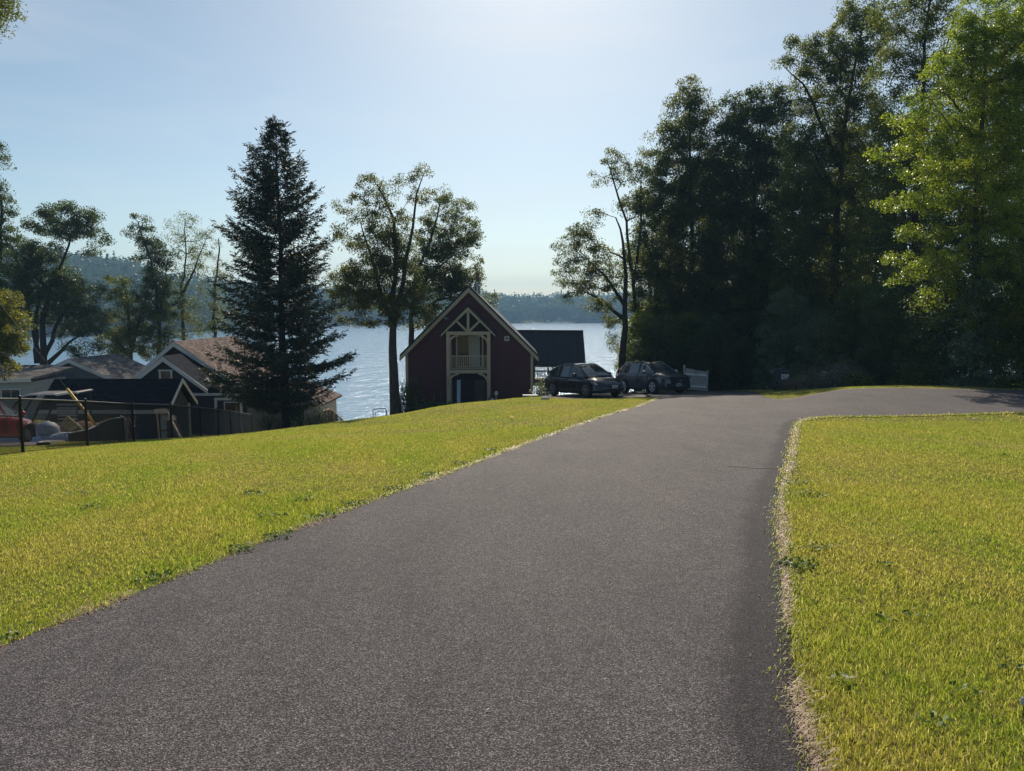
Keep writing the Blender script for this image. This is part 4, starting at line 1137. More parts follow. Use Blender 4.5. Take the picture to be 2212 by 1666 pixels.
# covered lakeside deck to the right
pav = empty('deck_pavilion', (2.3, 57, -4.0), 0, 'open lakeside deck right of the red house under a dark metal roof', 'pavilion')
pr = MB(); pr.add([(-3.6, -.6, 1.55), (3.37, -.6, 1.50), (3.40, 2.2, 4.03), (-3.6, 2.2, 4.07), (-3.6, 5.0, 1.55), (3.37, 5.0, 1.5)], [(0,1,2,3), (3,2,5,4)])
pr.add([(-3.6, -.6, 1.43), (3.37, -.6, 1.38), (3.40, 2.2, 3.91), (-3.6, 2.2, 3.95), (-3.6, 5.0, 1.43), (3.37, 5.0, 1.38)], [(3,2,1,0), (4,5,2,3)])
pr.add([(-3.6, -.6, 1.43), (3.37, -.6, 1.38), (3.37, -.6, 1.50), (-3.6, -.6, 1.55)], [(0,1,2,3)])
pr.add([(3.37, -.6, 1.38), (3.40, 2.2, 3.91), (3.40, 2.2, 4.03), (3.37, -.6, 1.50)], [(0,1,2,3)])
prf = pr.build('roof', METROOF, pav)
sm_ = MB()
for i in range(13):
    xx = -3.4 + i * .56; sm_.bar((xx, -.6, 1.54), (xx, 2.18, 4.05), .03, .03)
sm_.bar((-3.6, 2.2, 4.09), (3.4, 2.2, 4.05), .14, .06)
sm_.build('seam', METROOF, prf)
pp = MB()
for xx in (-.62, .52, .88, 2.1, 3.1): pp.box(xx - (.11 if xx in (-.62,) else .05), xx + (.11 if xx in (-.62,) else .05), -.1, .1, -.2, 1.45)
for xx in (-.62, 3.1): pp.box(xx - .09, xx + .09, 4.5, 4.7, -.2, 1.45)
pp.build('post', WOODD, pav, split=True)
pl2 = MB(); pl2.box(-1.3, 3.3, -.14, -.06, .93, 1.02); pl2.box(-1.3, 3.3, -.13, -.08, .1, .16)
for i in range(38): pl2.box(-1.3 + i*.122, -1.262 + i*.122, -.125, -.085, .16, .93)
pl2.build('railing', WOODD, pav); pl2 = MB(); pl2.box(-1.3, 3.3, 4.56, 4.64, .93, 1.02)
for i in range(38): pl2.box(-1.3 + i*.122, -1.262 + i*.122, 4.58, 4.62, .1, .93)
pl2.build('railing', WOODD, pav)
MB().box(-1.4, 3.4, -.3, 4.8, -.15, .03).build('deck_floor', WOODB, pav)
q = MB()
for xx in (-1.2, 3.2):
    for yy in (0, 4.6): q.box(xx - .08, xx + .08, yy - .08, yy + .08, -5.5, -.15)
q.build('pile', WOODD, pav, split=True)

# plants and small things at the foot of the red house
def hosta(x, y, n, L, label, seed, mat=None):
    r = np.random.default_rng(seed); z = gz(x, y); root = empty('hosta', (x, y, z), 0, label, 'plant', 'hostas by the porch')
    m_ = MB(); s_ = MB()
    for i in range(n):
        a = r.uniform(0, 6.28); q_ = r.uniform(.05, .25); l = L * r.uniform(.7, 1.2); el = r.uniform(.15, 1.0); w = l * .38
        o = np.array([q_*math.cos(a), q_*math.sin(a), .02]); d = np.array([math.cos(a)*math.cos(el), math.sin(a)*math.cos(el), math.sin(el)]); s = np.array([-math.sin(a), math.cos(a), 0])
        mid = o + d*l*.6; tip = o + np.array([math.cos(a), math.sin(a), 0])*l*1.0 + np.array([0, 0, math.sin(el)*l*.45])
        m_.add([o - s*.02, o + s*.02, mid + s*w - [0, 0, .03], tip, mid - s*w - [0, 0, .03], mid + [0, 0, -.05]], [(0, 1, 2, 5), (5, 2, 3), (5, 3, 4), (0, 5, 4)])
    m_.build('foliage', mat or WEED, root, smooth=True)
    for i in range(3):
        a = r.uniform(0, 6.28); s_.tube([(0, 0, 0), (.08*math.cos(a), .08*math.sin(a), L*.9), (.13*math.cos(a), .13*math.sin(a), L*1.4)], .008, 4)
    s_.build('flower_stalk', SAGE, root); return root
HOST = leafmat('hosta_leaf', [(.04, .085, .03), (.06, .12, .045), (.09, .15, .06)], .25, (1.3, 1.5, .8), nscale=3)
for i, (xd, lab) in enumerate([(900, 'leftmost hosta of the row left of the porch'), (918, 'second hosta from the left beside the porch'), (936, 'third hosta from the left beside the porch'), (954, 'hosta touching the left porch post')]):
    p = at(xd, 880, 47.5); hosta(p.x, p.y, 44, .8, lab, 200 + i, HOST).location.z += .22
def small_shrub(name, label, x, y, h, rad, mat, seed, n=900, leafs=.07, group=None, flowers=None):
    r = np.random.default_rng(seed); z = gz(x, y); root = empty(name, (x, y, z), 0, label, 'shrub', group)
    st_ = MB()
    for i in range(7):
        a = r.uniform(0, 6.28); q_ = rad * .6; st_.tube([(0, 0, -.05), (q_*.4*math.cos(a), q_*.4*math.sin(a), h*.45), (q_*math.cos(a), q_*math.sin(a), h*.85)], [.022, .015, .006], 5)
    st_.build('stem', BARKD, root)
    v = r.normal(size=(n, 3)); v /= np.linalg.norm(v, axis=1)[:, None]; v *= (r.uniform(0, 1, n)**.42)[:, None]
    lob = 1 + .25*np.sin(v[:, 0]*6 + seed) * np.cos(v[:, 2]*5)
    c = v * np.array([rad, rad, h*.5]) * lob[:, None]; c[:, 2] += h*.52
    fastmesh('foliage', leaf_quads(c, None, leafs, leafs*.6, r, .7).reshape(-1, 3), 4, mat, root)
    if flowers is not None:
        v = v[:40]; c = v / np.linalg.norm(v, axis=1)[:, None] * np.array([rad, rad, h*.5]) * 1.02; c[:, 2] += h*.55
        [fastmesh('flower', leaf_quads(c[i:i+1], None, .11, .11, r, .9).reshape(-1, 3), 4, flowers, root) for i in range(18)]
    return root
PINKF = plain('pink_petal', (.45, .28, .38), .8)
p = at(884, 860, 48.5); small_shrub('tall_shrub', 'tall dark shrub against the left corner of the red house', p.x, p.y, 2.7, .95, DARKL, 210, 2600, .11)
p = at(868, 860, 48.8); small_shrub('tall_shrub', 'thin leafy shrub between the leaning maple trunk and the red house', p.x, p.y, 2.1, .45, DARKL, 211, 500, .12)
p = at(920, 860, 49); small_shrub('flowering_shrub', 'low shrub with dull pink flowers behind the hostas', p.x, p.y, 1.1, 1.0, DARKL, 212, 900, .08, None, PINKF)
p = at(1064, 855, 48.3); small_shrub('conical_shrub', 'small conical evergreen right of the porch', p.x, p.y, 1.35, .3, SAGE, 213, 700, .07)
p = at(1080, 860, 48.6); small_shrub('low_shrub', 'low dark shrub right of the small conical evergreen', p.x, p.y, .6, .6, DARKL, 214, 500, .08)
p = at(1120, 860, 48.8); small_shrub('low_shrub', 'low dark shrub beneath the right half of the red wall', p.x, p.y, .45, .7, DARKL, 215, 400, .08)
for i, (xd, D, h, rd, lab) in enumerate([(1165, 46, 1.3, .6, 'dark shrub just right of the red house corner'), (1185, 44, 1.2, .7, 'dark shrub behind the rear of the black car'), (1178, 49, 2.0, .5, 'taller dark shrub before the deck railing')]):
    p = at(xd, 850, D); small_shrub('deck_shrub', lab, p.x, p.y, h, rd, DARKL, 220 + i, 1100, .1, 'shrubs before the deck')
def lantern(xd, D, label, h):
    p = at(xd, 850, D); z = gz(p.x, D); rt = empty('garden_lantern', (p.x, D, z), 0, label, 'lantern')
    MB().lathe([(.05, 0), (.05, h), (.09, h + .02), (.0, h + .02)], n=10).build('post', GALV, rt)
    MB().lathe([(.0, h + .02), (.1, h + .08), (.12, h + .2), (.06, h + .32), (.0, h + .34)], n=12).build('lamp_head', TRIMW, rt)
lantern(1072, 46.5, 'taller garden lantern on a post before the red wall', .85); lantern(1063.5, 46.2, 'shorter round garden lantern before the red wall', .4)
p = at(1145, 852, 42); z = gz(p.x, 42); wb = MB().prism([(-.4, 0), (.4, 0), (.44, .2), (-.42, .2)], 0, .35).build('planter_box', plain('planter_grey', (.3, .32, .36), .6)); wb.location = (p.x, 42, z); tag(wb, 'long white planter box on the ground right of the red house', 'planter')

# ---------------------------------------------------------------- navy neighbour house
nav = empty('navy_house', (-21.2, 45, -6.3), 0, 'dark navy house with two white trimmed gables behind the shed and spruce', 'house')
ZB = -6.3
MB().prism([(-2.35, -.5), (4.9, -.5), (4.9, 2.75), (2.35, 3.2), (0, 5.02), (-2.35, 3.2)], 0, 3).build('front_wall', NAVY, nav)
MB().prism([(-3.9, -.5), (3.4, -.5), (3.4, 3.0), (-.65, 5.78), (-3.9, 3.05)], 3, 13).build('wall', NAVY, nav)
def gable_roof(root, name, mat, xc, xl, xr, zl, zr, zt, y0, y1, th=.14):
    m_ = MB()
    for xe, ze in ((xl, zl), (xr, zr)): m_.prism([(xe, ze), (xc, zt), (xc, zt + th), (xe, ze + th)], y0, y1)
    return m_.build(name, mat, root)
def rake(root, xc, xl, xr, zl, zr, zt, y, w=.2, mat=TRIMW):
    m_ = MB()
    for xe, ze in ((xl, zl), (xr, zr)): m_.prism([(xe, ze - w + .07), (xc, zt - w), (xc, zt + .1), (xe, ze + .13)], y - .045, y - .01)
    return m_.build('rake_board', mat, root)
gable_roof(nav, 'roof', DRKSH, 0, -2.65, 2.65, 2.98, 2.98, 5.05, -.3, 3.0); rake(nav, 0, -2.65, 2.65, 2.98, 2.98, 5.05, -.3)
r2 = gable_roof(nav, 'rear_roof', TANSH, -.65, -4.3, 3.9, 2.75, 2.72, 5.82, 2.6, 13.4); rake(nav, -.65, -4.3, 3.9, 2.75, 2.72, 5.82, 2.6)
MB().prism([(-.1, 3.25), (0, 2.88), (.05, 2.88), (.05, 3.3)], 1.2, 5.4, 'x').build('pent_roof', DRKSH, nav)
MB().box(1.2, 5.4, -.16, -.11, 2.74, 2.9).build('fascia', TRIMW, nav)
fw = MB(); fw.box(-.40, -.30, -.08, -.005, 3.68, 4.24); fw.box(.30, .40, -.08, -.005, 3.68, 4.24); fw.box(-.44, .44, -.09, -.005, 4.24, 4.33)
wf = fw.build('gable_window', TRIMW, nav); MB().box(-.30, .30, -.05, -.005, 3.68, 4.24).build('pane', WOODB, wf)
dfm = MB()
for x0 in (3.0, 4.55): dfm.box(x0 - .07, x0 + .07, -.1, -.005, -.3, 2.45)
dfm.box(2.93, 4.62, -.11, -.005, 2.45, 2.6)
dfr = dfm.build('door_frame', TRIMW, nav)
MB().box(3.6, 4.42, -.07, -.006, -.3, 2.3).build('door', WOODD, dfr)
MB().box(4.2, 4.34, -.09, -.071, 1.5, 2.2).build('pane', plain('amber_pane', (.16, .14, .04), .4), dfr)
MB().box(3.5, 3.56, -.09, -.006, -.3, 2.3).box(3.5, 4.46, -.09, -.006, 2.3, 2.36).build('screen_frame', TRIMW, dfr)
x1 = at(533, 900, 48).x + 21.2
rw_ = MB(); rw_.box(4.95, x1, 2.9, 7, -.5, 2.6); rw_.build('side_wing', NAVY, nav)
MB().box(x1 - .16, x1 + .02, 2.83, 2.99, -.5, 2.6).box(5.2, 5.3, 2.86, 2.9, 1.2, 2.2).box(5.6, x1, 2.86, 2.9, -.25, -.12).build('corner_board', TRIMW, nav, split=True)
wt = empty('white_cottage', (at(616, 880, 54).x, 54, gz(-17, 54)), 0, 'small white sided cottage with tan roof glimpsed through the spruce', 'house')
MB().prism([(-2.6, -.5), (2.6, -.5), (2.6, 2.3), (0, 3.4), (-2.6, 2.3)], 0, 5).build('wall', WHITESD, wt)
gable_roof(wt, 'roof', TANSH, 0, -3, 3, 2.2, 2.2, 3.45, -.3, 5.3); rake(wt, 0, -3, 3, 2.2, 2.2, 3.45, -.3)
MB().box(.4, 1.4, -.05, -.005, 1, 1.9).build('window', GLASS, wt)

# ---------------------------------------------------------------- grey roofed house
gh_ = empty('grey_house', (-34, 52, -6.6), 0, 'pale grey house with low mottled grey roofs at the left behind the shed', 'house')
def G(x, y, z): return (x + 34, y - 52, z + 6.6)
gw = MB(); gw.add([G(-44, 53, -7.5), G(-31, 53, -7.5), G(-31, 62, -7.5), G(-44, 62, -7.5), G(-44, 53, -4.1), G(-31, 53, -4.1), G(-31, 62, -4.1), G(-44, 62, -4.1)], [(0,1,5,4),(1,2,6,5),(2,3,7,6),(3,0,4,7),(4,5,6,7)])
gw.build('wall', GREYSD, gh_)
gr_ = MB(); gr_.add([G(-44.5, 52.3, -4.1), G(-31, 52.3, -4.1), G(-31, 58, -2.62), G(-44.5, 58, -2.62), G(-31, 63, -4), G(-44.5, 63, -4)], [(0,1,2,3),(3,2,4,5)])
gr_.add([G(-44.5, 52.3, -4.24), G(-31, 52.3, -4.24), G(-31, 58, -2.76), G(-44.5, 58, -2.76)], [(3,2,1,0)])
gr_.build('roof', GRYSH, gh_)
MB().box(-10.5, 3, .2, .26, 2.3, 2.52).build('fascia', TRIMW, gh_)
cg = MB(); cg.prism([(-36.2 + 34, 1.6), (-28.9 + 34, 1.6), (-28.9 + 34, 3.05), (-32.3 + 34, 4.6), (-36.2 + 34, 2.9)], 2.1, 8); cg.build('gable_wall', plain('gable_grey', (.13, .15, .18), .7), gh_)
MB().prism([(-31 + 34, -1), (-28.9 + 34, -1), (-28.9 + 34, 1.6), (-31 + 34, 1.6)], 2.1, 8).build('side_wall', GREYSD, gh_)
gable_roof(gh_, 'gable_roof', GRYSH, 1.7, -2.6, 5.5, 2.72, 2.85, 4.62, 1.6, 8.4); rake(gh_, 1.7, -2.6, 5.5, 2.72, 2.85, 4.62, 1.6, .18)
pw = MB(); pw.box(-4.5, 2.55 - .0, -4, -.3, -1, 3.6); pw2 = pw.build('porch_wall', GREYSD, gh_)
pw2.location = (0, 0, 0)
rr_ = MB(); rr_.add([(-4.7, -4.35, 3.65), (2.75, -4.35, 3.85), (2.75, .4, 4.25), (-4.7, .4, 4.05), (-4.7, -4.35, 3.5), (2.75, -4.35, 3.7), (2.75, .4, 4.1), (-4.7, .4, 3.9)], [(0,1,2,3),(7,6,5,4),(1,5,6,2)])
rr_.build('porch_roof', GRYSH, gh_)
MB().add([(-4.7, -4.37, 3.42), (2.75, -4.37, 3.62), (2.75, -4.37, 3.86), (-4.7, -4.37, 3.66), (-4.7, -4.3, 3.42), (2.75, -4.3, 3.62), (2.75, -4.3, 3.86), (-4.7, -4.3, 3.66)], [(0,1,2,3),(4,7,6,5),(3,2,6,7),(0,4,5,1),(1,5,6,2)]).build('porch_fascia', TRIMW, gh_)
wf = MB(); wf.box(.55, 1.85, -4.06, -4.005, 2.35, 3.15); wfr = wf.build('window', TRIMW, gh_)
MB().box(.63, 1.18, -4.09, -4.061, 2.43, 3.07).box(1.24, 1.77, -4.09, -4.061, 2.43, 3.07).build('pane', GLASS, wfr, split=True)

# ---------------------------------------------------------------- black roofed shed
shd = empty('garden_shed', (-24.5, 38, -5.2), 0, 'long low shed with black shingle roof and vertical boards on its right end', 'shed')
MB().box(.35, 6.35, .1, 2.85, -.5, 1.75).build('wall', NAVY, shd)
MB().prism([(.1, -.5), (2.85, -.5), (2.85, 1.75), (1.48, 2.95), (.1, 1.75)], 6.36, 6.42, 'x').build('end_wall', NAVYV, shd)
bt = MB()
for i in range(12): 
    y_ = .2 + i * .235; hgt = 1.75 + 1.2 * (1 - abs(y_ - 1.48) / 1.38); bt.box(6.421, 6.47, y_, y_ + .07, -.5, hgt - .08)
bt.build('batten', plain('batten_grey', (.12, .13, .15), .7), shd, split=True)
srf = MB()
srf.prism([(-.25, 1.62), (1.48, 3.06), (1.48, 3.18), (-.25, 1.74)], -.1, 6.75, 'x'); srf.prism([(3.2, 1.62), (1.48, 3.06), (1.48, 3.18), (3.2, 1.74)], -.1, 6.75, 'x')
srf.build('roof', BLKSH, shd)
MB().box(.0, 6.75, -.3, -.26, 1.52, 1.72).build('fascia', TRIMW, shd)
sr = MB()
for ye in (-.27, 3.22): sr.prism([(ye, 1.55), (1.48, 2.98), (1.48, 3.2), (ye, 1.75)], 6.76, 6.8, 'x')
sr.build('rake_board', TRIMW, shd)
MB().box(6.2, 6.46, -.0, .095, -.5, 1.6).box(6.43, 6.5, 2.75, 2.9, -.5, 1.7).build('corner_board', TRIMW, shd, split=True)

# ---------------------------------------------------------------- chain link fence
fen = empty('chain_link_fence', (*FENCE[0], gz(*FENCE[0])), 0, 'black chain link fence running down the left side of the lawn', 'fence')
fo_ = np.array([*FENCE[0], gz(*FENCE[0])])
FH = 1.2
for i, (x, y) in enumerate(FENCE):
    p = MB(); z = gz(x, y); p.lathe([(.034, -.3), (.034, FH + .02), (.045, FH + .03), (.03, FH + .07), (0, FH + .09)], n=10)
    o = p.build('post', BLKM, fen, smooth=True); o.location = Vector((x, y, z)) - Vector(fo_)
rail = MB(); rail.tube([(x - fo_[0], y - fo_[1], gz(x, y) + FH - fo_[2]) for x, y in FENCE], .021, 8)
rail.build('top_rail', plain('rail_metal', (.05, .05, .052), .35, .6), fen, smooth=True)
for (xa, ya), (xb, yb) in zip(FENCE[:-1], FENCE[1:]):
    a = np.array([xa, ya, gz(xa, ya)]); b = np.array([xb, yb, gz(xb, yb)]); L = np.linalg.norm((b - a)[:2]); d = (b - a) / L
    m_ = MB(); st_ = .062; cz = FH - .06
    nn = int((L + cz) / st_)
    for sgn in (1, -1):
        for j in range(nn):
            s0 = j * st_ - (cz if sgn == 1 else 0)
            u0, u1, v0, v1 = s0, s0 + cz, .04, .04 + cz
            if sgn == -1: v0, v1 = v1, v0
            # clip horizontally
            if u0 < 0: v0 = v0 + (v1 - v0) * (0 - u0) / (u1 - u0); u0 = 0
            if u1 > L: v1 = v0 + (v1 - v0) * (L - u0) / (u1 - u0) if u1 > u0 else v1; u1 = L
            if u1 - u0 < .01: continue
            m_.bar(a + d*u0 + [0, 0, v0] - fo_, a + d*u1 + [0, 0, v1] - fo_, .007, .007)
    m_.build('chain_mesh', BLKM, fen)

# ---------------------------------------------------------------- cars
def catm(xs, ys, q): 
    xs = np.array(xs, float); ys = np.array(ys, float)
    out = np.interp(q, xs, ys)
    # light smoothing so that loft stations flow
    return out
def loft(stations, nseg, sect, mat, name, parent, capends=True):
    keys = np.array(stations, float); xs = keys[:, 0]; q = np.linspace(xs[0], xs[-1], nseg)
    cols = [np.interp(q, xs, keys[:, j]) for j in range(1, keys.shape[1])]
    ker = np.array([1, 2, 3, 2, 1]) / 9
    cols = [np.convolve(np.r_[[c[0]]*2, c, [c[-1]]*2], ker, 'valid') for c in cols]
    m_ = MB(); rings = []
    for i in range(nseg):
        pts = sect(*[c[i] for c in cols]); full = pts + [(-y, z) for y, z in pts[::-1] if abs(y) > 1e-6]
        rings.append([(q[i], y, z) for y, z in full])
    n = len(rings[0]); fs = []
    for r_ in rings: m_.v += r_
    for i in range(nseg - 1):
        for k_ in range(n):
            a0 = i*n + k_; a1 = i*n + (k_+1) % n; m_.f.append((a0, a1, a1 + n, a0 + n))
    if capends: m_.f.append(tuple(range(n))); m_.f.append(tuple((nseg-1)*n + k_ for k_ in range(n))[::-1])
    return m_.build(name, mat, parent, smooth=True)
def build_car(name, label, x, y, heading, paint, body, cabin, ws, rw, wb, track, wr, rimstyle, rimmat, extra, pitch=0.0, roll=0.0):
    root = empty(name, (x, y, gz(x, y) + .02), 0, label, 'car')
    fx, fy = math.cos(heading), math.sin(heading); lx, ly = -fy, fx; hb2, ht2_ = wb/2, track/2
    zf = (gz(x + fx*hb2 + lx*ht2_, y + fy*hb2 + ly*ht2_) + gz(x + fx*hb2 - lx*ht2_, y + fy*hb2 - ly*ht2_)) / 2
    zr_ = (gz(x - fx*hb2 + lx*ht2_, y - fy*hb2 + ly*ht2_) + gz(x - fx*hb2 - lx*ht2_, y - fy*hb2 - ly*ht2_)) / 2
    zl_ = (gz(x + fx*hb2 + lx*ht2_, y + fy*hb2 + ly*ht2_) + gz(x - fx*hb2 + lx*ht2_, y - fy*hb2 + ly*ht2_)) / 2
    zq_ = (gz(x + fx*hb2 - lx*ht2_, y + fy*hb2 - ly*ht2_) + gz(x - fx*hb2 - lx*ht2_, y - fy*hb2 - ly*ht2_)) / 2
    root.location.z = (zf + zr_) / 2 + .016
    root.rotation_euler = (math.atan2(zl_ - zq_, track), -math.atan2(zf - zr_, wb), heading)
    def sect(zl, zb, zc, hl, hb):
        zm = zl + (zb - zl) * .55
        return [(0, zl), (hl*.88, zl), (hl - .015, zl + .07), (hl - .005, zl + .16), (hl + (hb - hl)*.5 - .002, zm), (hb + .022, zm + (zb - zm)*.45), (hb + .004, zb - .035), (hb - .05, zb), (hb*.72, zb + (zc - zb)*.75), (hb*.35, zb + (zc - zb)*.96), (0, zc)]
    loft(body, 64, sect, paint, 'body', root)
    # glasshouse
    K_ = np.array(cabin, float); q = np.linspace(K_[0, 0], K_[-1, 0], 40); c = [np.interp(q, K_[:, 0], K_[:, j]) for j in range(1, 5)]
    ker = np.array([1, 2, 1]) / 4; c = [np.convolve(np.r_[[v[0]], v, [v[-1]]], ker, 'valid') for v in c]
    side, topm, roofm_, rear = MB(), MB(), MB(), MB(); rows = []; sidx = {}
    for i in range(40):
        zb, zt, hb, ht = [v[i] for v in c]; ht2 = hb + (ht - hb) * min(1, max(0, (zt - zb) / .5))
        rows.append([(q[i], hb, zb), (q[i], ht2 + (hb-ht2)*.04, zb + (zt - zb)*.90), (q[i], ht2 - .07, zt - .004*0 - (zt-zb)*.035), (q[i], ht2*.5, zt), (q[i], 0, zt + .012)])
    for i in range(39):
        a, b = rows[i], rows[i+1]; xm = (q[i] + q[i+1]) / 2
        for s_ in (1, -1):
            f = lambda p: (p[0], p[1]*s_, p[2])
            if i == 0: sidx[s_] = len(side.v); side.v += [f(a[0]), f(a[1])]
            j_ = len(side.v); side.v += [f(b[0]), f(b[1])]; side.f.append((sidx[s_], j_, j_ + 1, sidx[s_] + 1)); sidx[s_] = j_
            tgt = topm if xm > ws else rear if xm < rw else roofm_
            for k_ in (1, 2, 3): tgt.add([f(a[k_]), f(b[k_]), f(b[k_+1]), f(a[k_+1])], [(0,1,2,3) if s_ > 0 else (3,2,1,0)])
    side.build('side_window', CARGL, root, smooth=True, split=True); topm.build('windshield', CARGL, root, smooth=True)
    if len(rear.v): rear.build('rear_window', CARGL, root, smooth=True)
    roofm_.build('roof', paint if extra.get('paintroof', True) else CARGL, root, smooth=True)
    pil = MB(); ch_ = MB()
    for s_ in (1, -1):
        edge = [(r_[2][0], r_[2][1]*s_*1.0 + s_*.012, r_[2][2]) for r_ in rows]
        pil.tube(edge, .034, 6)
        belt = [(r_[0][0], (r_[0][1] + .012)*s_, r_[0][2] + .012) for r_ in rows]
        ch_.tube(belt, .012, 5); ch_.tube([(r_[1][0], (r_[1][1] + .016)*s_, r_[1][2]) for r_ in rows], .011, 5)
        for px_, w_ in extra['pillars']:
            i = int(np.argmin(abs(q - px_))); i2 = min(39, max(0, int(np.argmin(abs(q - (px_ - extra.get('lean', .06)))))))
            a, b = rows[i][0], rows[i2][1]
            pil.bar((a[0], (a[1] + .004)*s_, a[2]), (b[0], (b[1] + .01)*s_, b[2] + .02), w_, .02, (0, 1, 0))
    pil.build('pillar', paint, root, smooth=False, split=True)
    ch_.build('window_trim', extra.get('trim', BLKM), root, smooth=True, split=True)
    # wheels
    for xa in (-wb/2, wb/2):
        for s_ in (1, -1):
            hw_ = track/2
            wl = empty('wheel', (xa, s_*hw_, wr)); wl.parent = root; del wl
    for o in [o for o in root.children if o.name.split('.')[0] == 'wheel']:
        s_ = 1 if o.location.y > 0 else -1
        MB().lathe([(wr*.66, -.11), (wr*.9, -.115), (wr*.985, -.08), (wr, 0), (wr*.985, .08), (wr*.9, .115), (wr*.66, .11)], axis='y', n=32).build('tyre', RUBBER, o, smooth=True)
        rm = MB(); R_ = wr*.70
        rm.lathe([(R_, -.10), (R_*.93, -.10), (R_*.9, .06), (R_*.12, .085)] , axis='y', n=28)
        yo = s_ * .116
        ns = rimstyle
        rim = MB(); rim.lathe([(R_, yo - .03*s_), (R_*1.0, yo), (R_*.9, yo), (R_*.88, yo - .03*s_)], axis='y', n=28)
        rim.lathe([(0.0, yo + .004*s_), (R_*.2, yo + .004*s_), (R_*.22, yo - .03*s_)], axis='y', n=14)
        for k_ in range(ns):
            a = 2*math.pi*k_/ns + .3
            for da in (-.19, .19):
                rim.bar((R_*.15*math.cos(a), yo - .008*s_, R_*.15*math.sin(a)), (R_*.92*math.cos(a + da), yo - .008*s_, R_*.92*math.sin(a + da)), R_*.15, .03, (0, 1, 0))
        rm2 = MB().lathe([(0, 0.02*s_), (R_*.95, .02*s_)], axis='y', n=20); rm2.build('brake_disc', BLKM, o)
        rim.build('rim', rimmat, o)
    wa = MB(); cl = MB()
    for xa in (-wb/2, wb/2):
        for s_ in (1, -1):
            yb = s_ * extra['archy']
            prof = [(0, yb - .02*s_), (wr*1.13, yb - .02*s_), (wr*1.13, yb)]
            pts = [(xa + wr*1.12*math.cos(a), wr + wr*1.12*math.sin(a)) for a in np.linspace(-.35, math.pi + .35, 22)]
            m_ = MB(); n_ = len(pts)
            wa.add([(p[0], yb, p[1]) for p in pts] + [(p[0], yb - .3*s_, p[1]) for p in pts], [tuple(range(n_)), tuple(range(2*n_ - 1, n_ - 1, -1))] + [(i, i + 1, i + 1 + n_, i + n_) for i in range(n_ - 1)])
            cl.tube([(p[0], yb + .004*s_, p[1]) for p in pts], .028, 5)
    wa.build('wheel_arch_shade', RUBBER, root, split=True); cl.build('arch_trim', extra.get('clad', BLKM), root, smooth=True, split=True)  # black discs on the uncut body: shade of the wheel openings put into colour
    for s_ in (1, -1):
        mi = MB(); mx_, mz_ = extra['mirror']; my = extra['mirry']*s_
        mi.tube([(mx_ + .02, my, mz_), (mx_, my + .1*s_, mz_ + .03)], .03, 6)
        for k_ in range(1): pass
        a0 = MB(); pts = []
        mi.lathe([(0, -.09), (.075, -.085), (.10, -.03), (.10, .03), (.075, .085), (0, .09)], (mx_, my + .16*s_, mz_ + .06), 'y', 12)
        o = mi.build('mirror', extra.get('mirmat', paint), root, smooth=True)
    hd_ = MB()
    for xx in extra['handles']:
        for s_ in (1, -1): hd_.box(xx - .1, xx + .1, s_*extra['handy'] - .012, s_*extra['handy'] + .014, extra['handz'], extra['handz'] + .03)
    hd_.build('door_handle', extra.get('trim', paint), root, split=True)
    sm2 = MB()
    for xx in extra['seams']:
        for s_ in (1, -1): sm2.box(xx - .006, xx + .006, s_*(extra['handy'] - .02), s_*(extra['handy'] + .006), .38, extra['handz'] + .09)
    sm2.build('door_seam', RUBBER, root, split=True)
    return root
def glyphs(x, y0, z0, n, w, h, mat, parent, name='plate_text', seed=4):
    r = np.random.default_rng(seed); m_ = MB(); st_ = w / n
    for i in range(n):
        yc = y0 + (i - (n-1)/2) * st_; a = st_*.34
        m_.box(x, x + .003, yc - a, yc - a + .012, z0 - h/2, z0 + h/2)
        if r.uniform() < .6: m_.box(x, x + .003, yc + a - .012, yc + a, z0 - h/2, z0 + h/2)
        if r.uniform() < .7: m_.box(x, x + .003, yc - a + .012, yc + a - .012, z0 + h/2 - .012, z0 + h/2)
        if r.uniform() < .6: m_.box(x, x + .003, yc - a + .012, yc + a - .012, z0 - .006, z0 + .006)
    m_.build(name, mat, parent)
PBLK = mat_paint('black_car_paint', (.008, .011, .020)); PGRY = mat_paint('grey_car_paint', (.06, .07, .09), .25, .35); PRED = mat_paint('red_car_paint', (.32, .012, .018), .3, .25)
SILV = plain('alloy_silver', (.62, .63, .66), .35, .3, .08); CHROME = plain('chrome_trim', (.6, .62, .65), .18, 1, .05); LAMP = mat_glass('lamp_glass', (.16, .17, .19), .06); REDL = mat_glass('tail_lens', (.35, .01, .015), .1); GRIM = plain('grey_rim', (.16, .16, .175), .4, .1, .1)
# black crossover (rounded)
tes_body = [(-2.37,0.42,0.92,0.95,0.78,0.74),(-2.25,0.3,1,1.06,0.86,0.82),(-1.9,0.24,1.04,1.1,0.915,0.88),(-1.4,0.2,1.02,1.07,0.915,0.885),(-0.5,0.18,0.98,1,0.915,0.885),(0.5,0.18,0.95,0.98,0.915,0.885),(1,0.19,0.93,1,0.915,0.885),(1.5,0.2,0.88,0.97,0.915,0.87),(1.9,0.2,0.8,0.88,0.91,0.84),(2.15,0.2,0.7,0.77,0.86,0.78),(2.3,0.22,0.6,0.64,0.74,0.66),(2.36,0.28,0.5,0.53,0.62,0.55)]
tes_cab = [(-2.24,1.02,1.06,.74,.62),(-1.9,1.03,1.32,.82,.64),(-1.35,1.01,1.53,.87,.65),(-.8,.99,1.61,.89,.65),(-.2,.97,1.635,.89,.66),(.2,.96,1.60,.89,.66),(.6,.95,1.44,.88,.66),(1.0,.945,1.20,.85,.62),(1.34,.94,.97,.78,.62)]
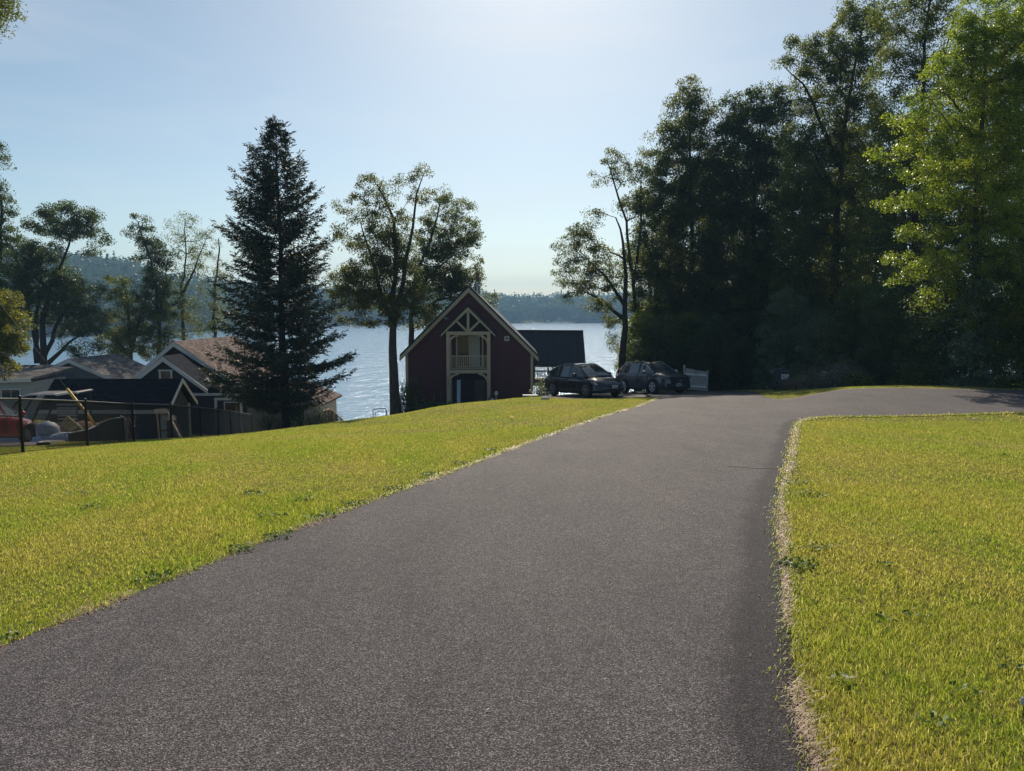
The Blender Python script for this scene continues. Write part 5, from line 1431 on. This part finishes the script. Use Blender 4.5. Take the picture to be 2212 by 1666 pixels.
tesla = build_car('black_car', 'glossy black rounded crossover parked on the lawn edge before the deck', 3.62 - 1.445*math.cos(R(60)) + .82*math.sin(R(60)), 35 + 1.445*math.sin(R(60)) + .82*math.cos(R(60)), R(-60), PBLK, tes_body, tes_cab, .28, -1.0, 2.89, 1.68, .36, 5, GRIM,
  dict(pillars=[(.0, .07), (-1.02, .07)], archy=.932, mirror=(.72, 1.02), mirry=.90, handles=(-.25, -1.15), handy=.90, handz=.86, seams=(.78, -.12, -1.0), paintroof=False), pitch=R(3.5))
lm = MB()
for s_ in (1, -1): lm.add([(2.02, s_*.83, .68), (2.20, s_*.60, .62), (2.17, s_*.60, .70), (1.80, s_*.875, .79), (1.75, s_*.90, .74)], [(0,1,2,3,4)])
for s_ in (1, -1): lm.prism([(1.72, .78), (2.02, .735), (2.20, .62), (2.02, .64), (1.78, .70)], s_*.70, s_*.885)
lm.build('headlight', LAMP, tesla, split=True)
bp = MB(); bp.box(2.30, 2.385, -.55, .55, .26, .36); bp.build('lower_grille', RUBBER, tesla)
MB().box(2.37, 2.385, -.06, .28, .43, .57).build('plate', plain('plate_grey', (.55, .55, .57), .5), tesla)
glyphs(2.386, .11, .49, 7, .28, .06, BLKM, tesla); 
em = MB(); em.box(2.335, 2.36, -.035, .035, .60, .615); em.box(2.335, 2.36, -.008, .008, .545, .60); em.build('emblem', CHROME, tesla)
# grey boxier crossover
crv_body = [(-2.34,0.45,0.98,1,0.8,0.78),(-2.24,0.32,1.08,1.12,0.88,0.84),(-1.9,0.25,1.12,1.15,0.915,0.87),(-1.2,0.23,1.1,1.13,0.915,0.88),(0,0.22,1.07,1.1,0.915,0.88),(0.9,0.22,1.06,1.1,0.915,0.87),(1.2,0.22,1.06,1.14,0.915,0.87),(1.7,0.22,1.04,1.11,0.915,0.85),(2.05,0.22,0.99,1.05,0.89,0.82),(2.25,0.23,0.92,0.96,0.84,0.76),(2.34,0.26,0.8,0.82,0.76,0.68)]
crv_cab = [(-2.2,1.12,1.18,.74,.62),(-1.95,1.11,1.50,.82,.64),(-1.6,1.10,1.63,.86,.65),(-1.0,1.09,1.685,.88,.66),(-.3,1.08,1.70,.88,.66),(.3,1.07,1.66,.88,.66),(.7,1.07,1.47,.87,.65),(1.0,1.07,1.28,.85,.65),(1.28,1.08,1.11,.80,.65)]
hcr = R(-65)
crv = build_car('grey_car', 'dark grey upright crossover with chrome window line and silver wheels', 7.49 - 1.35*math.cos(hcr) - .8*math.sin(hcr), 38.5 - 1.35*math.sin(hcr) + .8*math.cos(hcr), hcr, PGRY, crv_body, crv_cab, .36, -1.9, 2.70, 1.67, .37, 5, SILV,
  dict(pillars=[(.0, .09), (-1.05, .08), (-1.62, .05)], archy=.932, mirror=(.80, 1.12), mirry=.88, handles=(-.22, -1.2), handy=.90, handz=.95, seams=(.85, -.1, -1.15), trim=CHROME, mirmat=CHROME), pitch=R(3))
lm = MB()
for s_ in (1, -1): lm.prism([(1.95, .93), (2.30, .86), (2.30, .80), (1.98, .84)], s_*.50, s_*.85)
lm.build('headlight', LAMP, crv, split=True)
MB().prism([(-.56, .88), (.56, .88), (.48, .52), (-.48, .52)], 2.28, 2.375, 'x').build('grille', RUBBER, crv)
MB().box(2.29, 2.37, -.8, .8, .885, .905).build('grille_trim', CHROME, crv)
MB().box(2.33, 2.372, -.72, -.5, .4, .52).box(2.33, 2.372, .5, .72, .4, .52).box(2.3, 2.38, -.6, .6, .24, .38).build('lower_grille', RUBBER, crv, split=True)
em = MB()
for yy in (-.05, .05): em.box(2.378, 2.412, yy - .010, yy + .010, .66, .80)
em.box(2.378, 2.412, -.04, .04, .722, .738)
em.tube([(2.405, .09*math.copysign(abs(math.cos(t))**.5, math.cos(t)), .73 + .09*math.copysign(abs(math.sin(t))**.5, math.sin(t))) for t in np.linspace(0, 2*math.pi, 25)], .009, 5)
em.build('emblem', CHROME, crv)
MB().box(2.376, 2.39, -.16, .16, .40, .55).build('plate', plain('plate_grey2', (.40, .41, .44), .5), crv); glyphs(2.391, 0, .47, 7, .27, .07, BLKM, crv, seed=9)
tl_ = MB()
for s_ in (1, -1): tl_.prism([(-2.33, .98), (-2.22, .98), (-2.04, 1.35), (-2.10, 1.35)], s_*.74, s_*.82)
tl_.build('tail_light', REDL, crv, split=True)
rr2 = MB()
for s_ in (1, -1): rr2.tube([(-1.7, s_*.6, 1.66), (-1.4, s_*.6, 1.72), (0, s_*.6, 1.75), (.25, s_*.6, 1.71)], .018, 6)
rr2.build('roof_rail', CHROME, crv, split=True)
# red car at the left edge
hr_ = R(96)
redc = build_car('red_car', 'glossy red car cut by the left edge beyond the chain link fence', -17.8 - 1.35*math.cos(hr_) - .78*math.sin(hr_), 26.6 - 1.35*math.sin(hr_) + .78*math.cos(hr_), hr_, PRED,
  [(-2.3,.4,.9,.92,.76,.72),(-2.1,.25,.98,1.02,.86,.82),(-1.4,.2,.98,1.02,.91,.87),(0,.18,.95,.97,.92,.88),(.8,.18,.93,.97,.92,.87),(1.2,.19,.90,.99,.91,.85),(1.7,.2,.84,.92,.89,.82),(2.0,.2,.76,.82,.83,.75),(2.18,.24,.62,.66,.70,.62)],
  [(-2.0,.98,1.02,.74,.58),(-1.5,.98,1.3,.82,.60),(-.9,.97,1.43,.86,.61),(-.2,.96,1.48,.87,.62),(.3,.95,1.38,.86,.61),(.7,.94,1.17,.84,.6),(1.1,.94,.97,.78,.6)], .1, -1.0, 2.7, 1.6, .335, 5, GRIM,
  dict(pillars=[(-.1, .07), (-1.0, .07)], archy=.928, mirror=(.62, .98), mirry=.88, handles=(-.3, -1.1), handy=.925, handz=.83, seams=(.75, -.1, -.95), trim=CHROME))
lm = MB()
for s_ in (1, -1): lm.prism([(1.75, .80), (2.08, .66), (2.0, .60), (1.72, .72)], s_*.62, s_*.87)
lm.build('headlight', plain('lamp_pale', (.55, .55, .5), .2), redc, split=True)

# ---------------------------------------------------------------- neighbour's yard things
# yellow guy wire guard and its pole
pb, ptop = at(212, 925.5, 29), at(144.6, 839.6, 29)
dirw = (ptop - pb).normalized(); gb = pb - dirw * ((pb.z - gz(pb.x, 29)) / dirw.z)
gy_ = empty('guy_wire', tuple(gb), 0, 'leaning yellow guy wire guard with its wire rising up left', 'guy wire')
MB().tube([(0, 0, 0), tuple(ptop - gb)], .055, 10).build('guard', plain('yellow_plastic', (.62, .36, .03), .45, var=.1), gy_, smooth=True)
MB().tube([tuple(ptop - gb), tuple(dirw * 16)], .007, 6).build('wire', BLKM, gy_)
tp = gb + dirw * 16
up = empty('utility_pole', (tp.x - .1, 29, gz(tp.x, 29)), 0, 'wooden utility pole beyond the left edge holding the guy wire', 'utility pole')
MB().tube([(0, 0, -.3), (0, 0, tp.z - gz(tp.x, 29) + 1)], [.17, .12], 12).build('shaft', BARK, up)
MB().box(-1.1, 1.1, -.06, .06, tp.z - gz(tp.x, 29) + .3, tp.z - gz(tp.x, 29) + .42).build('cross_arm', WOODB, up)
# black curved fabric wall with pale top edge
ptsw = [(280, 948), (200, 945), (155, 943), (148, 940)]
tops = [(147, 938), (172, 933), (190, 929), (205, 922), (218, 914), (240, 906), (264, 903.5), (271, 908)]
bw = empty('landscape_fabric_wall', (-15.4, 27.5, gz(-15.4, 27.5)), 0, 'black fabric lined low wall curving up behind the fence with a pale rim', 'wall')
org = np.array([-15.4, 27.5, gz(-15.4, 27.5)])
Tp = []
for i, (xd, yd) in enumerate(tops):
    D = [26.2, 26.6, 27.0, 27.4, 27.7, 28.0, 28.3, 29.2][i]; p = at(xd, yd, D); Tp.append(np.array(p))
m_ = MB(); 
for a, b in zip(Tp[:-1], Tp[1:]):
    for dy in (0, .12):
        za, zb_2 = gz(a[0], a[1]) - .3, gz(b[0], b[1]) - .3
    vs = [(a[0], a[1], gz(a[0], a[1]) - .3), (b[0], b[1], gz(b[0], b[1]) - .3), tuple(b), tuple(a)]
    vb = [(v[0], v[1] + .12, v[2]) for v in vs]
    m_.add([tuple(np.array(v) - org) for v in vs + vb], [(0,1,2,3), (7,6,5,4), (3,2,6,7), (0,3,7,4), (1,5,6,2)])
m_.build('fabric', plain('black_fabric', (.012, .012, .013), .8, nscale=6), bw)
MB().tube([tuple(p - org + np.array([0, .06, .02])) for p in Tp], .028, 6).build('rim', plain('rim_pale', (.42, .40, .38), .5), bw)
# pale curb wedge
cA, cB = hit(78.5, 963), hit(147, 941)
cc_ = MB(); n_ = 10
for i in range(n_):
    q_ = []
    for f in (i/n_, (i+1)/n_):
        x = cA[0] + (cB[0] - cA[0])*f; y = cA[1] + (cB[1] - cA[1])*f
        for dx in (0, .38): q_ += [(x + dx, y + dx*.1, gz(x, y) + z_) for z_ in (-.05, .10)]
    cc_.add(q_, [(1,5,7,3), (0,4,5,1), (2,3,7,6)])
tag(cc_.build('kerb', CONC), kind='structure')
# upturned boat
pt_ = at(98, 936, 30.5); zb_ = gz(pt_.x, 30.5)
bo = empty('covered_boat', (pt_.x, 30.5, zb_), 0, 'long low pale blue boat hull lying beyond the fence right of the red car', 'boat')
hull = MB(); prof = []
nS = 14
for i in range(nS + 1):
    t = i / nS; x = -2.2 + 4.6 * t; w = .75 * (math.sin(math.pi * min(1, .12 + t * .95))**.45 if t < .98 else .02); h = .42 * (1 - .35*t)
    prof.append((x, w, h))
rings = []
for x, w, h in prof: rings.append([(x, w*math.cos(a), .12 + h*abs(math.sin(a))**.7) for a in np.linspace(0, math.pi, 9)])
for r_ in rings: hull.v += r_
for i in range(nS):
    for k_ in range(8): hull.f.append((i*9 + k_, i*9 + k_ + 1, (i+1)*9 + k_ + 1, (i+1)*9 + k_))
hull.build('hull', plain('pale_blue_hull', (.34, .42, .54), .45, var=.1), bo, smooth=True)
MB().box(-2.2, 2.3, -.78, .78, .06, .12).build('gunwale', plain('gunwale_tan', (.5, .42, .36), .6), bo)
hm = MB(); hm.lathe([(.0, .62), (.34, .50), (.46, .36), (.5, .2), (.5, .1)], (-.7, 0, .28), n=14); 
tag(hm.build('bundled_tarp', plain('tarp_pale', (.36, .40, .48), .6), None, True), 'rounded pale bundle sitting on the blue boat', 'tarp').location = (pt_.x + .75, 30.5, zb_ + .05)
yb_ = MB(); 
for i in range(7): yb_.tube([(-.3 + i*.05, 0, .5 - i*.05), (-.05 + i*.07, .05*(i % 3), .85 - .07*i), (.35 + i*.05, 0, .45 - .04*i)], .035, 5)
tag(yb_.build('rope_pile', plain('rope_yellow', (.45, .42, .2), .8)), 'yellowish coils of rope beside the pale bundle on the boat', 'rope').location = (pt_.x + .95, 30.6, zb_ + .28)
# canopied cart
pc = at(128, 905, 34); zc = gz(pc.x, 34)
ct = empty('canopy_cart', (pc.x, 34, zc), 0, 'dark canopied cart with a pale edged curved roof before the shed', 'cart')
rfp = [(-1.55, 2.02), (-1.3, 2.22), (-.9, 2.32), (.2, 2.34), (.35, 2.30), (1.2, 2.42), (1.32, 2.38)]
m_ = MB()
for a, b in zip(rfp[:-1], rfp[1:]): m_.prism([a, b, (b[0], b[1] + .06), (a[0], a[1] + .06)], -.6, .6)
m_.build('canopy', plain('canopy_grey', (.05, .05, .055), .6), ct)
m_ = MB()
for a, b in zip(rfp[:-1], rfp[1:]): m_.prism([(a[0], a[1] - .01), (b[0], b[1] - .01), (b[0], b[1] + .07), (a[0], a[1] + .07)], -.63, -.602)
m_.build('canopy_rim', plain('rim_grey', (.5, .47, .44), .5), ct)
m_ = MB()
for yy in (-.55, .55):
    m_.tube([(-2.2, yy, .9), (-1.9, yy, 1.5), (-1.55, yy, 2.0), (-1.3, yy, 2.2)], .05, 6); m_.tube([(-1.0, yy, .9), (-.7, yy, 1.5), (-.35, yy, 2.0), (-.2, yy, 2.25)], .05, 6); m_.tube([(1.15, yy, .6), (1.2, yy, 2.38)], .04, 6)
m_.build('strut', BLKM, ct, split=True)
MB().prism([(-2.2, .35), (1.25, .35), (1.25, .95), (-.3, .85), (-2.1, .8)], -.6, .6).build('body', BLKM, ct)
m_ = MB()
for i in range(6): m_.box(.3, 1.2, -.62, -.56, 1.0 + i*.17, 1.07 + i*.17)
m_.build('slatted_back', plain('slat_grey', (.3, .3, .31), .6), ct)
for xx in (-1.6, .8):
    for yy in (-.62, .62): 
        o = MB().lathe([(.1, -.08), (.3, -.08), (.33, 0), (.3, .08), (.1, .08)], axis='y', n=18).build('wheel', RUBBER, ct); o.location = (xx, yy, .33)
# heap of brown mulch
pm = at(182, 925, 31.8); zm_ = gz(pm.x, 31.8); r = np.random.default_rng(9)
m_ = MB(); nn = 18
ug = np.linspace(-1, 1, nn); Xh, Yh = np.meshgrid(ug*1.7, ug*1.0, indexing='ij'); Zh = .95*np.clip(1 - (Xh/1.7)**2 - (Yh/1.0)**2, 0, 1)**.7 + r.normal(0, .05, Xh.shape) - .05
mh = gridmesh('mulch_heap', Xh, Yh, Zh, plain('mulch_brown', (.16, .085, .055), .95, nscale=12, var=.5)); mh.location = (pm.x, 31.8, zm_)
tag(mh, 'heap of brown mulch behind the black fabric wall', 'mulch heap')
p = at(224, 920, 30.5); small_shrub('garden_plant', 'small yellow green plant at the top of the black fabric wall', p.x, 30.5, 1.0, .5, YELLOWL, 231, 300, .09)
p = at(272, 905, 31.5); small_shrub('garden_plant', 'reddish shrub at the right end of the black fabric wall', p.x, 31.5, 1.3, .42, leafmat('red_leaf', [(.12, .05, .045), (.2, .09, .08)], .3, (1.2, 1, 1)), 232, 320, .09)
# wooden steps
p = at(360, 930, 34.5); z = gz(p.x, 34.5)
ws_ = empty('wooden_steps', (p.x, 34.5, z), R(20), 'weathered two tread wooden steps standing before the shed end', 'steps')
for i, (xx, zt) in enumerate([(-.22, 1.34), (.18, 1.02)]):
    tr_ = MB().box(-.28, .28, -.17, .17, -.02, .02).build('tread', WOODL, ws_); tr_.location = (xx, .02 - i*.2, zt); tr_.rotation_euler = (R(32), 0, 0)
m_ = MB()
for yy in (.02, .2): m_.bar((-.4, yy, 1.3), (-.35, yy, 0), .07, .05); m_.bar((.05, yy, 1.3), (.62, yy - .2, 0), .09, .05)
m_.build('stringer', WOODL, ws_, split=True)
MB().bar((-.35, .1, .4), (.35, .1, .45), .06, .06).build('brace', WOODD, ws_)
# pale pipe frame on the bank
p = at(821, 895, 40); z = gz(p.x, 40) - .05
pf = MB(); hh = at(821, 884, 40).z - z
pf.tube([(-.36, 0, 0), (-.38, 0, hh - .05), (-.33, 0, hh), (.30, 0, hh + .04), (.33, 0, hh), (.33, 0, 0)], .022, 7); pf.tube([(-.36, .25, 0), (-.30, .25, hh - .16), (.33, .25, hh - .12), (.36, .25, 0)], .02, 7)
o = pf.build('pipe_frame', plain('pale_pipe', (.25, .32, .42), .35, .3)); o.location = (p.x, 40, z); tag(o, 'small pale blue metal pipe frame on the bank left of the leaning maple', 'frame')
# railed steps going down behind the spruce
sr_ = empty('stair_railing', (at(715, 905, 42).x, 42, gz(at(715, 905, 42).x, 42)), 0, 'weathered wood and metal stair railing arching down to the lake right of the spruce', 'railing')
so_ = np.array(sr_.location)
tpp = [(655, 908, 39), (676, 901, 40), (690, 893, 41), (703, 886, 42), (711, 884, 43), (718, 887, 44), (727, 895, 46), (737, 904, 48.5), (746, 913, 51)]
tw = [np.array(at(*q_)) for q_ in tpp]
MB().tube([tuple(q_ - so_) for q_ in tw], .035, 6).build('handrail', WOODL, sr_)
for q_ in tw: MB().box(-.05, .05, -.05, .05, -1.25, .05).build('post', WOODL, sr_).location = Vector(q_ - so_)
m_ = MB()
for a, b in zip(tw[:-1], tw[1:]):
    for f in np.linspace(.1, .9, 5):
        c_ = a + (b - a)*f - so_; m_.box(c_[0] - .012, c_[0] + .012, c_[1] - .012, c_[1] + .012, c_[2] - 1.0, c_[2])
    m_.bar(a - so_ - [0, 0, 1.0], b - so_ - [0, 0, 1.0], .04, .04)
m_.build('baluster', TWIG, sr_)
for i, (xd, D, h, rd, mat, lab) in enumerate([(676, 36.5, .9, .8, WEED, 'leafy green shrub on the bank just right of the spruce trunk'), (706, 38, .7, .9, DARKL, 'dark low shrub in front of the stair railing'), (646, 36, .5, .5, WEED, 'small green shrub at the right of the spruce base'), (580, 36.5, .6, .6, DARKL, 'low dark shrub left of the spruce base')]):
    p = at(xd, 905, D); small_shrub('bank_shrub', lab, p.x, D, h + .35, rd, mat, 240 + i, 900, .08, 'bank shrubs around the spruce')

# ---------------------------------------------------------------- right side things
p = at(1687, 850, 36); z = gz(p.x, 36)
bn = empty('wheeled_bin', (p.x, 36, z), R(-14), 'tall dark blue wheeled rubbish bin with a white sticker under the wood', 'bin')
def taper(x0, x1, y0, y1, z0, z1, k):
    return [(x0*k, y0*k, z0), (x1*k, y0*k, z0), (x1*k, y1*k, z0), (x0*k, y1*k, z0), (x0, y0, z1), (x1, y0, z1), (x1, y1, z1), (x0, y1, z1)]
bx = [(0,3,2,1),(4,5,6,7),(0,1,5,4),(1,2,6,5),(2,3,7,6),(3,0,4,7)]
MB().add(taper(-.33, .33, -.36, .36, .04, .96, .80), bx).build('body', PLAST, bn, bevel=.03)
MB().box(-.36, .36, -.39, .39, .80, .97).build('collar', PLAST, bn, bevel=.015)
MB().prism([(-.42, .975), (.37, .975), (.35, 1.05), (-.30, 1.10), (-.42, 1.02)], -.40, .40).build('lid', PLAST, bn, bevel=.02)
m_ = MB(); m_.tube([(-.40, -.28, .9), (-.48, -.28, .96), (-.48, .28, .96), (-.40, .28, .9)], .02, 6); m_.build('handle', plain('handle_grey', (.3, .31, .33), .4), bn)
for yy in (-.30, .30): MB().lathe([(0, -.04), (.12, -.04), (.13, 0), (.12, .04), (0, .04)], axis='y', n=16).build('wheel', RUBBER, bn).location = (-.26, yy, .12)
stk = MB().box(-.05, .30, -.398, -.392, .60, .84).build('sticker', WHITEP, bn)
m_ = MB()
rg = np.random.default_rng(3)
for row, (zc_, h_) in enumerate([(.79, .045), (.72, .055), (.645, .035)]):
    x = -.02
    while x < .25:
        w = rg.uniform(.02, .035); m_.box(x, x + w*.35, -.402, -.3985, zc_ - h_/2, zc_ + h_/2); m_.box(x + w*.35, x + w, -.402, -.3985, zc_ + h_/2 - .012, zc_ + h_/2)
        if rg.uniform() < .6: m_.box(x + w*.35, x + w, -.402, -.3985, zc_ - h_/2, zc_ - h_/2 + .012)
        x += w + .013
m_.build('sticker_text', BLUEP, stk)
# white gate
GATEM = plain('weathered_white_board', (.40, .40, .38), .8, nscale=6)
pg = at(1502, 820, 43.5); z = gz(pg.x, 43.5)
gt_ = empty('white_gate', (pg.x, 43.5, z), R(-38), 'short white board gate standing ajar right of the grey car', 'gate')
for i in range(8): 
    xx = -.62 + i*.165; tz = 1.35 - .02*i; MB().box(xx, xx + .15, -.012, .012, .08, tz).build('board', GATEM, gt_)
MB().box(-.64, .70, -.05, -.013, .95, 1.06).box(-.64, .70, -.05, -.013, .25, .36).build('rail', WHITEP, gt_, split=True)
MB().box(-.76, -.66, -.05, .05, -.1, 1.55).box(.71, .79, -.05, .05, -.1, 1.3).build('post', GATEM, gt_, split=True)
MB().tube([(-.7, 0, 1.5), (-.3, 0, 1.42), (.2, 0, 1.32), (.7, 0, 1.3)], .015, 5).build('top_wire', BLKM, gt_)
# tarpaulin heap
pt2 = at(1818, 830, 34.5); z = gz(pt2.x, 34.5)
r = np.random.default_rng(15); ug = np.linspace(-1, 1, 34); Xh, Yh = np.meshgrid(ug*1.5, ug*.8, indexing='ij')
H_ = 1.05*np.clip(1 - np.abs(Xh/1.5)**3.2, 0, 1)**.6*np.clip(1 - np.abs(Yh/.8)**3, 0, 1)**.6
H_ *= .86 + .14*np.sin(Xh*2.2 + 1); H_ += .07*np.sin(Xh*7 + 3*Yh + 2*H_) * (H_ > .1) + .03*np.sin(Yh*15 + Xh*4) * (H_ > .1)
tg = gridmesh('tarpaulin', Xh, Yh, H_ - .05, plain('tarp_green_grey', (.08, .10, .10), .7, nscale=2)); tg.location = (pt2.x, 34.5, z); tg.rotation_euler = (0, 0, R(-15)); tag(tg, 'grey green tarpaulin draped over a heap at the wood edge', 'tarpaulin')
# brush pile
pb2 = at(1785, 840, 32.6); z = gz(pb2.x, 32.6); r = np.random.default_rng(16)
bpile = empty('brush_pile', (pb2.x, 32.6, z), 0, 'tangled pile of cut branches between the bin and the tarpaulin', 'brush pile')
m_ = MB(); cen = []
for i in range(300):
    x = r.uniform(-1.8, 1.7); top_ = 1.25 * (1 - abs((x - .25) / 2.1)**1.5); zz_ = r.uniform(.05, max(.15, top_)); a = r.uniform(0, 6.28); l = r.uniform(.3, 1.1); el = r.uniform(-.25, .9)
    a0 = np.array([x, r.uniform(-.6, .6), zz_ * .8]); d_ = np.array([math.cos(a)*math.cos(el), math.sin(a)*math.cos(el), math.sin(el)])
    mid_ = a0 + d_*l*.5 + r.normal(0, .05, 3); m_.tube([a0, mid_, a0 + d_*l + [0, 0, -.05]], [.016, .011, .004], 4, cap=False)
    for j in range(6): cen.append(a0 + d_*l*r.uniform(.3, 1.05) + r.normal(0, .06, 3))
m_.build('branch', TWIG, bpile)
cen = np.array(cen); cen = cen[cen[:, 2] > .02]
fastmesh('leaves', leaf_quads(cen, None, .09, .035, r, .8).reshape(-1, 3), 4, SAGE, bpile)
for i, (xd, D, lab) in enumerate([(1745, 33.8, 'low leafy weeds at the left foot of the brush pile'), (1720, 35.2, 'low leafy weeds just right of the bin'), (1850, 31.5, 'low weeds along the asphalt before the tarpaulin')]):
    p = at(xd, 850, D); small_shrub('weed_clump', lab, p.x, D, .7, .75, [SAGE, DARKL, OAK][i], 250 + i, 800, .09, 'weed clumps beside the brush pile')
# small things on the lawns
def dandelion(xd, yd, label, sz=.05, colm=None, D=None):
    x, y = hit(xd, yd); z = gz(x, y); rt = empty('wild_flower', (x, y, z), 0, label, 'flower')
    MB().tube([(0, 0, 0), (.01, 0, .05), (.0, 0, .08)], .003, 5).build('stem', WEED, rt)
    MB().lathe([(0, .078), (sz*.5, .085), (sz*.55, .1), (sz*.3, .115), (0, .118)], n=10).build('flower_head', colm, rt)
dandelion(1106, 909, 'single orange yellow flower far out on the left lawn', .13, plain('petal_orange', (.8, .38, .03), .7))
dandelion(2106, 914, 'pale seed head standing on the upper right lawn', .10, plain('seed_head', (.5, .42, .38), .9))
dandelion(2206, 1564, 'white seed head at the right edge of the near lawn', .02, plain('seed_white', (.45, .45, .42), .9))
def stone(xd, yd, s, label, seed):
    x, y = hit(xd, yd); r = np.random.default_rng(seed); import bmesh
    bm = bmesh.new(); bmesh.ops.create_icosphere(bm, subdivisions=2, radius=s)
    for v in bm.verts: v.co *= 1 + r.normal(0, .08); v.co.z *= .55
    me = bpy.data.meshes.new('stone'); bm.to_mesh(me); bm.free(); me.materials.append(CONC); o = bpy.data.objects.new('stone', me); COL.objects.link(o); o.location = (x, y, gz(x, y) + s*.2); tag(o, label, 'stone')
stone(293, 946, .28, 'pale stone at the foot of the black fabric wall', 3)
x, y = 1.55, 34.0; r = None
stone(1178, 863, .2, 'small pale stone on the grass behind the black car', 4)

# ---------------------------------------------------------------- air
hv, hnt, hb_ = newmat('haze_air'); hnt.nodes.remove(hb_)
pv = hnt.nodes.new('ShaderNodeVolumePrincipled'); pv.inputs['Color'].default_value = (.38, .66, 1, 1); pv.inputs['Density'].default_value = .00045; pv.inputs['Anisotropy'].default_value = .1
hnt.links.new(pv.outputs[0], hnt.nodes['Material Output'].inputs['Volume'])
haze = MB().box(-2100, 2100, -320, 2500, -19, 95).build('haze', hv); tag(haze, kind='stuff')
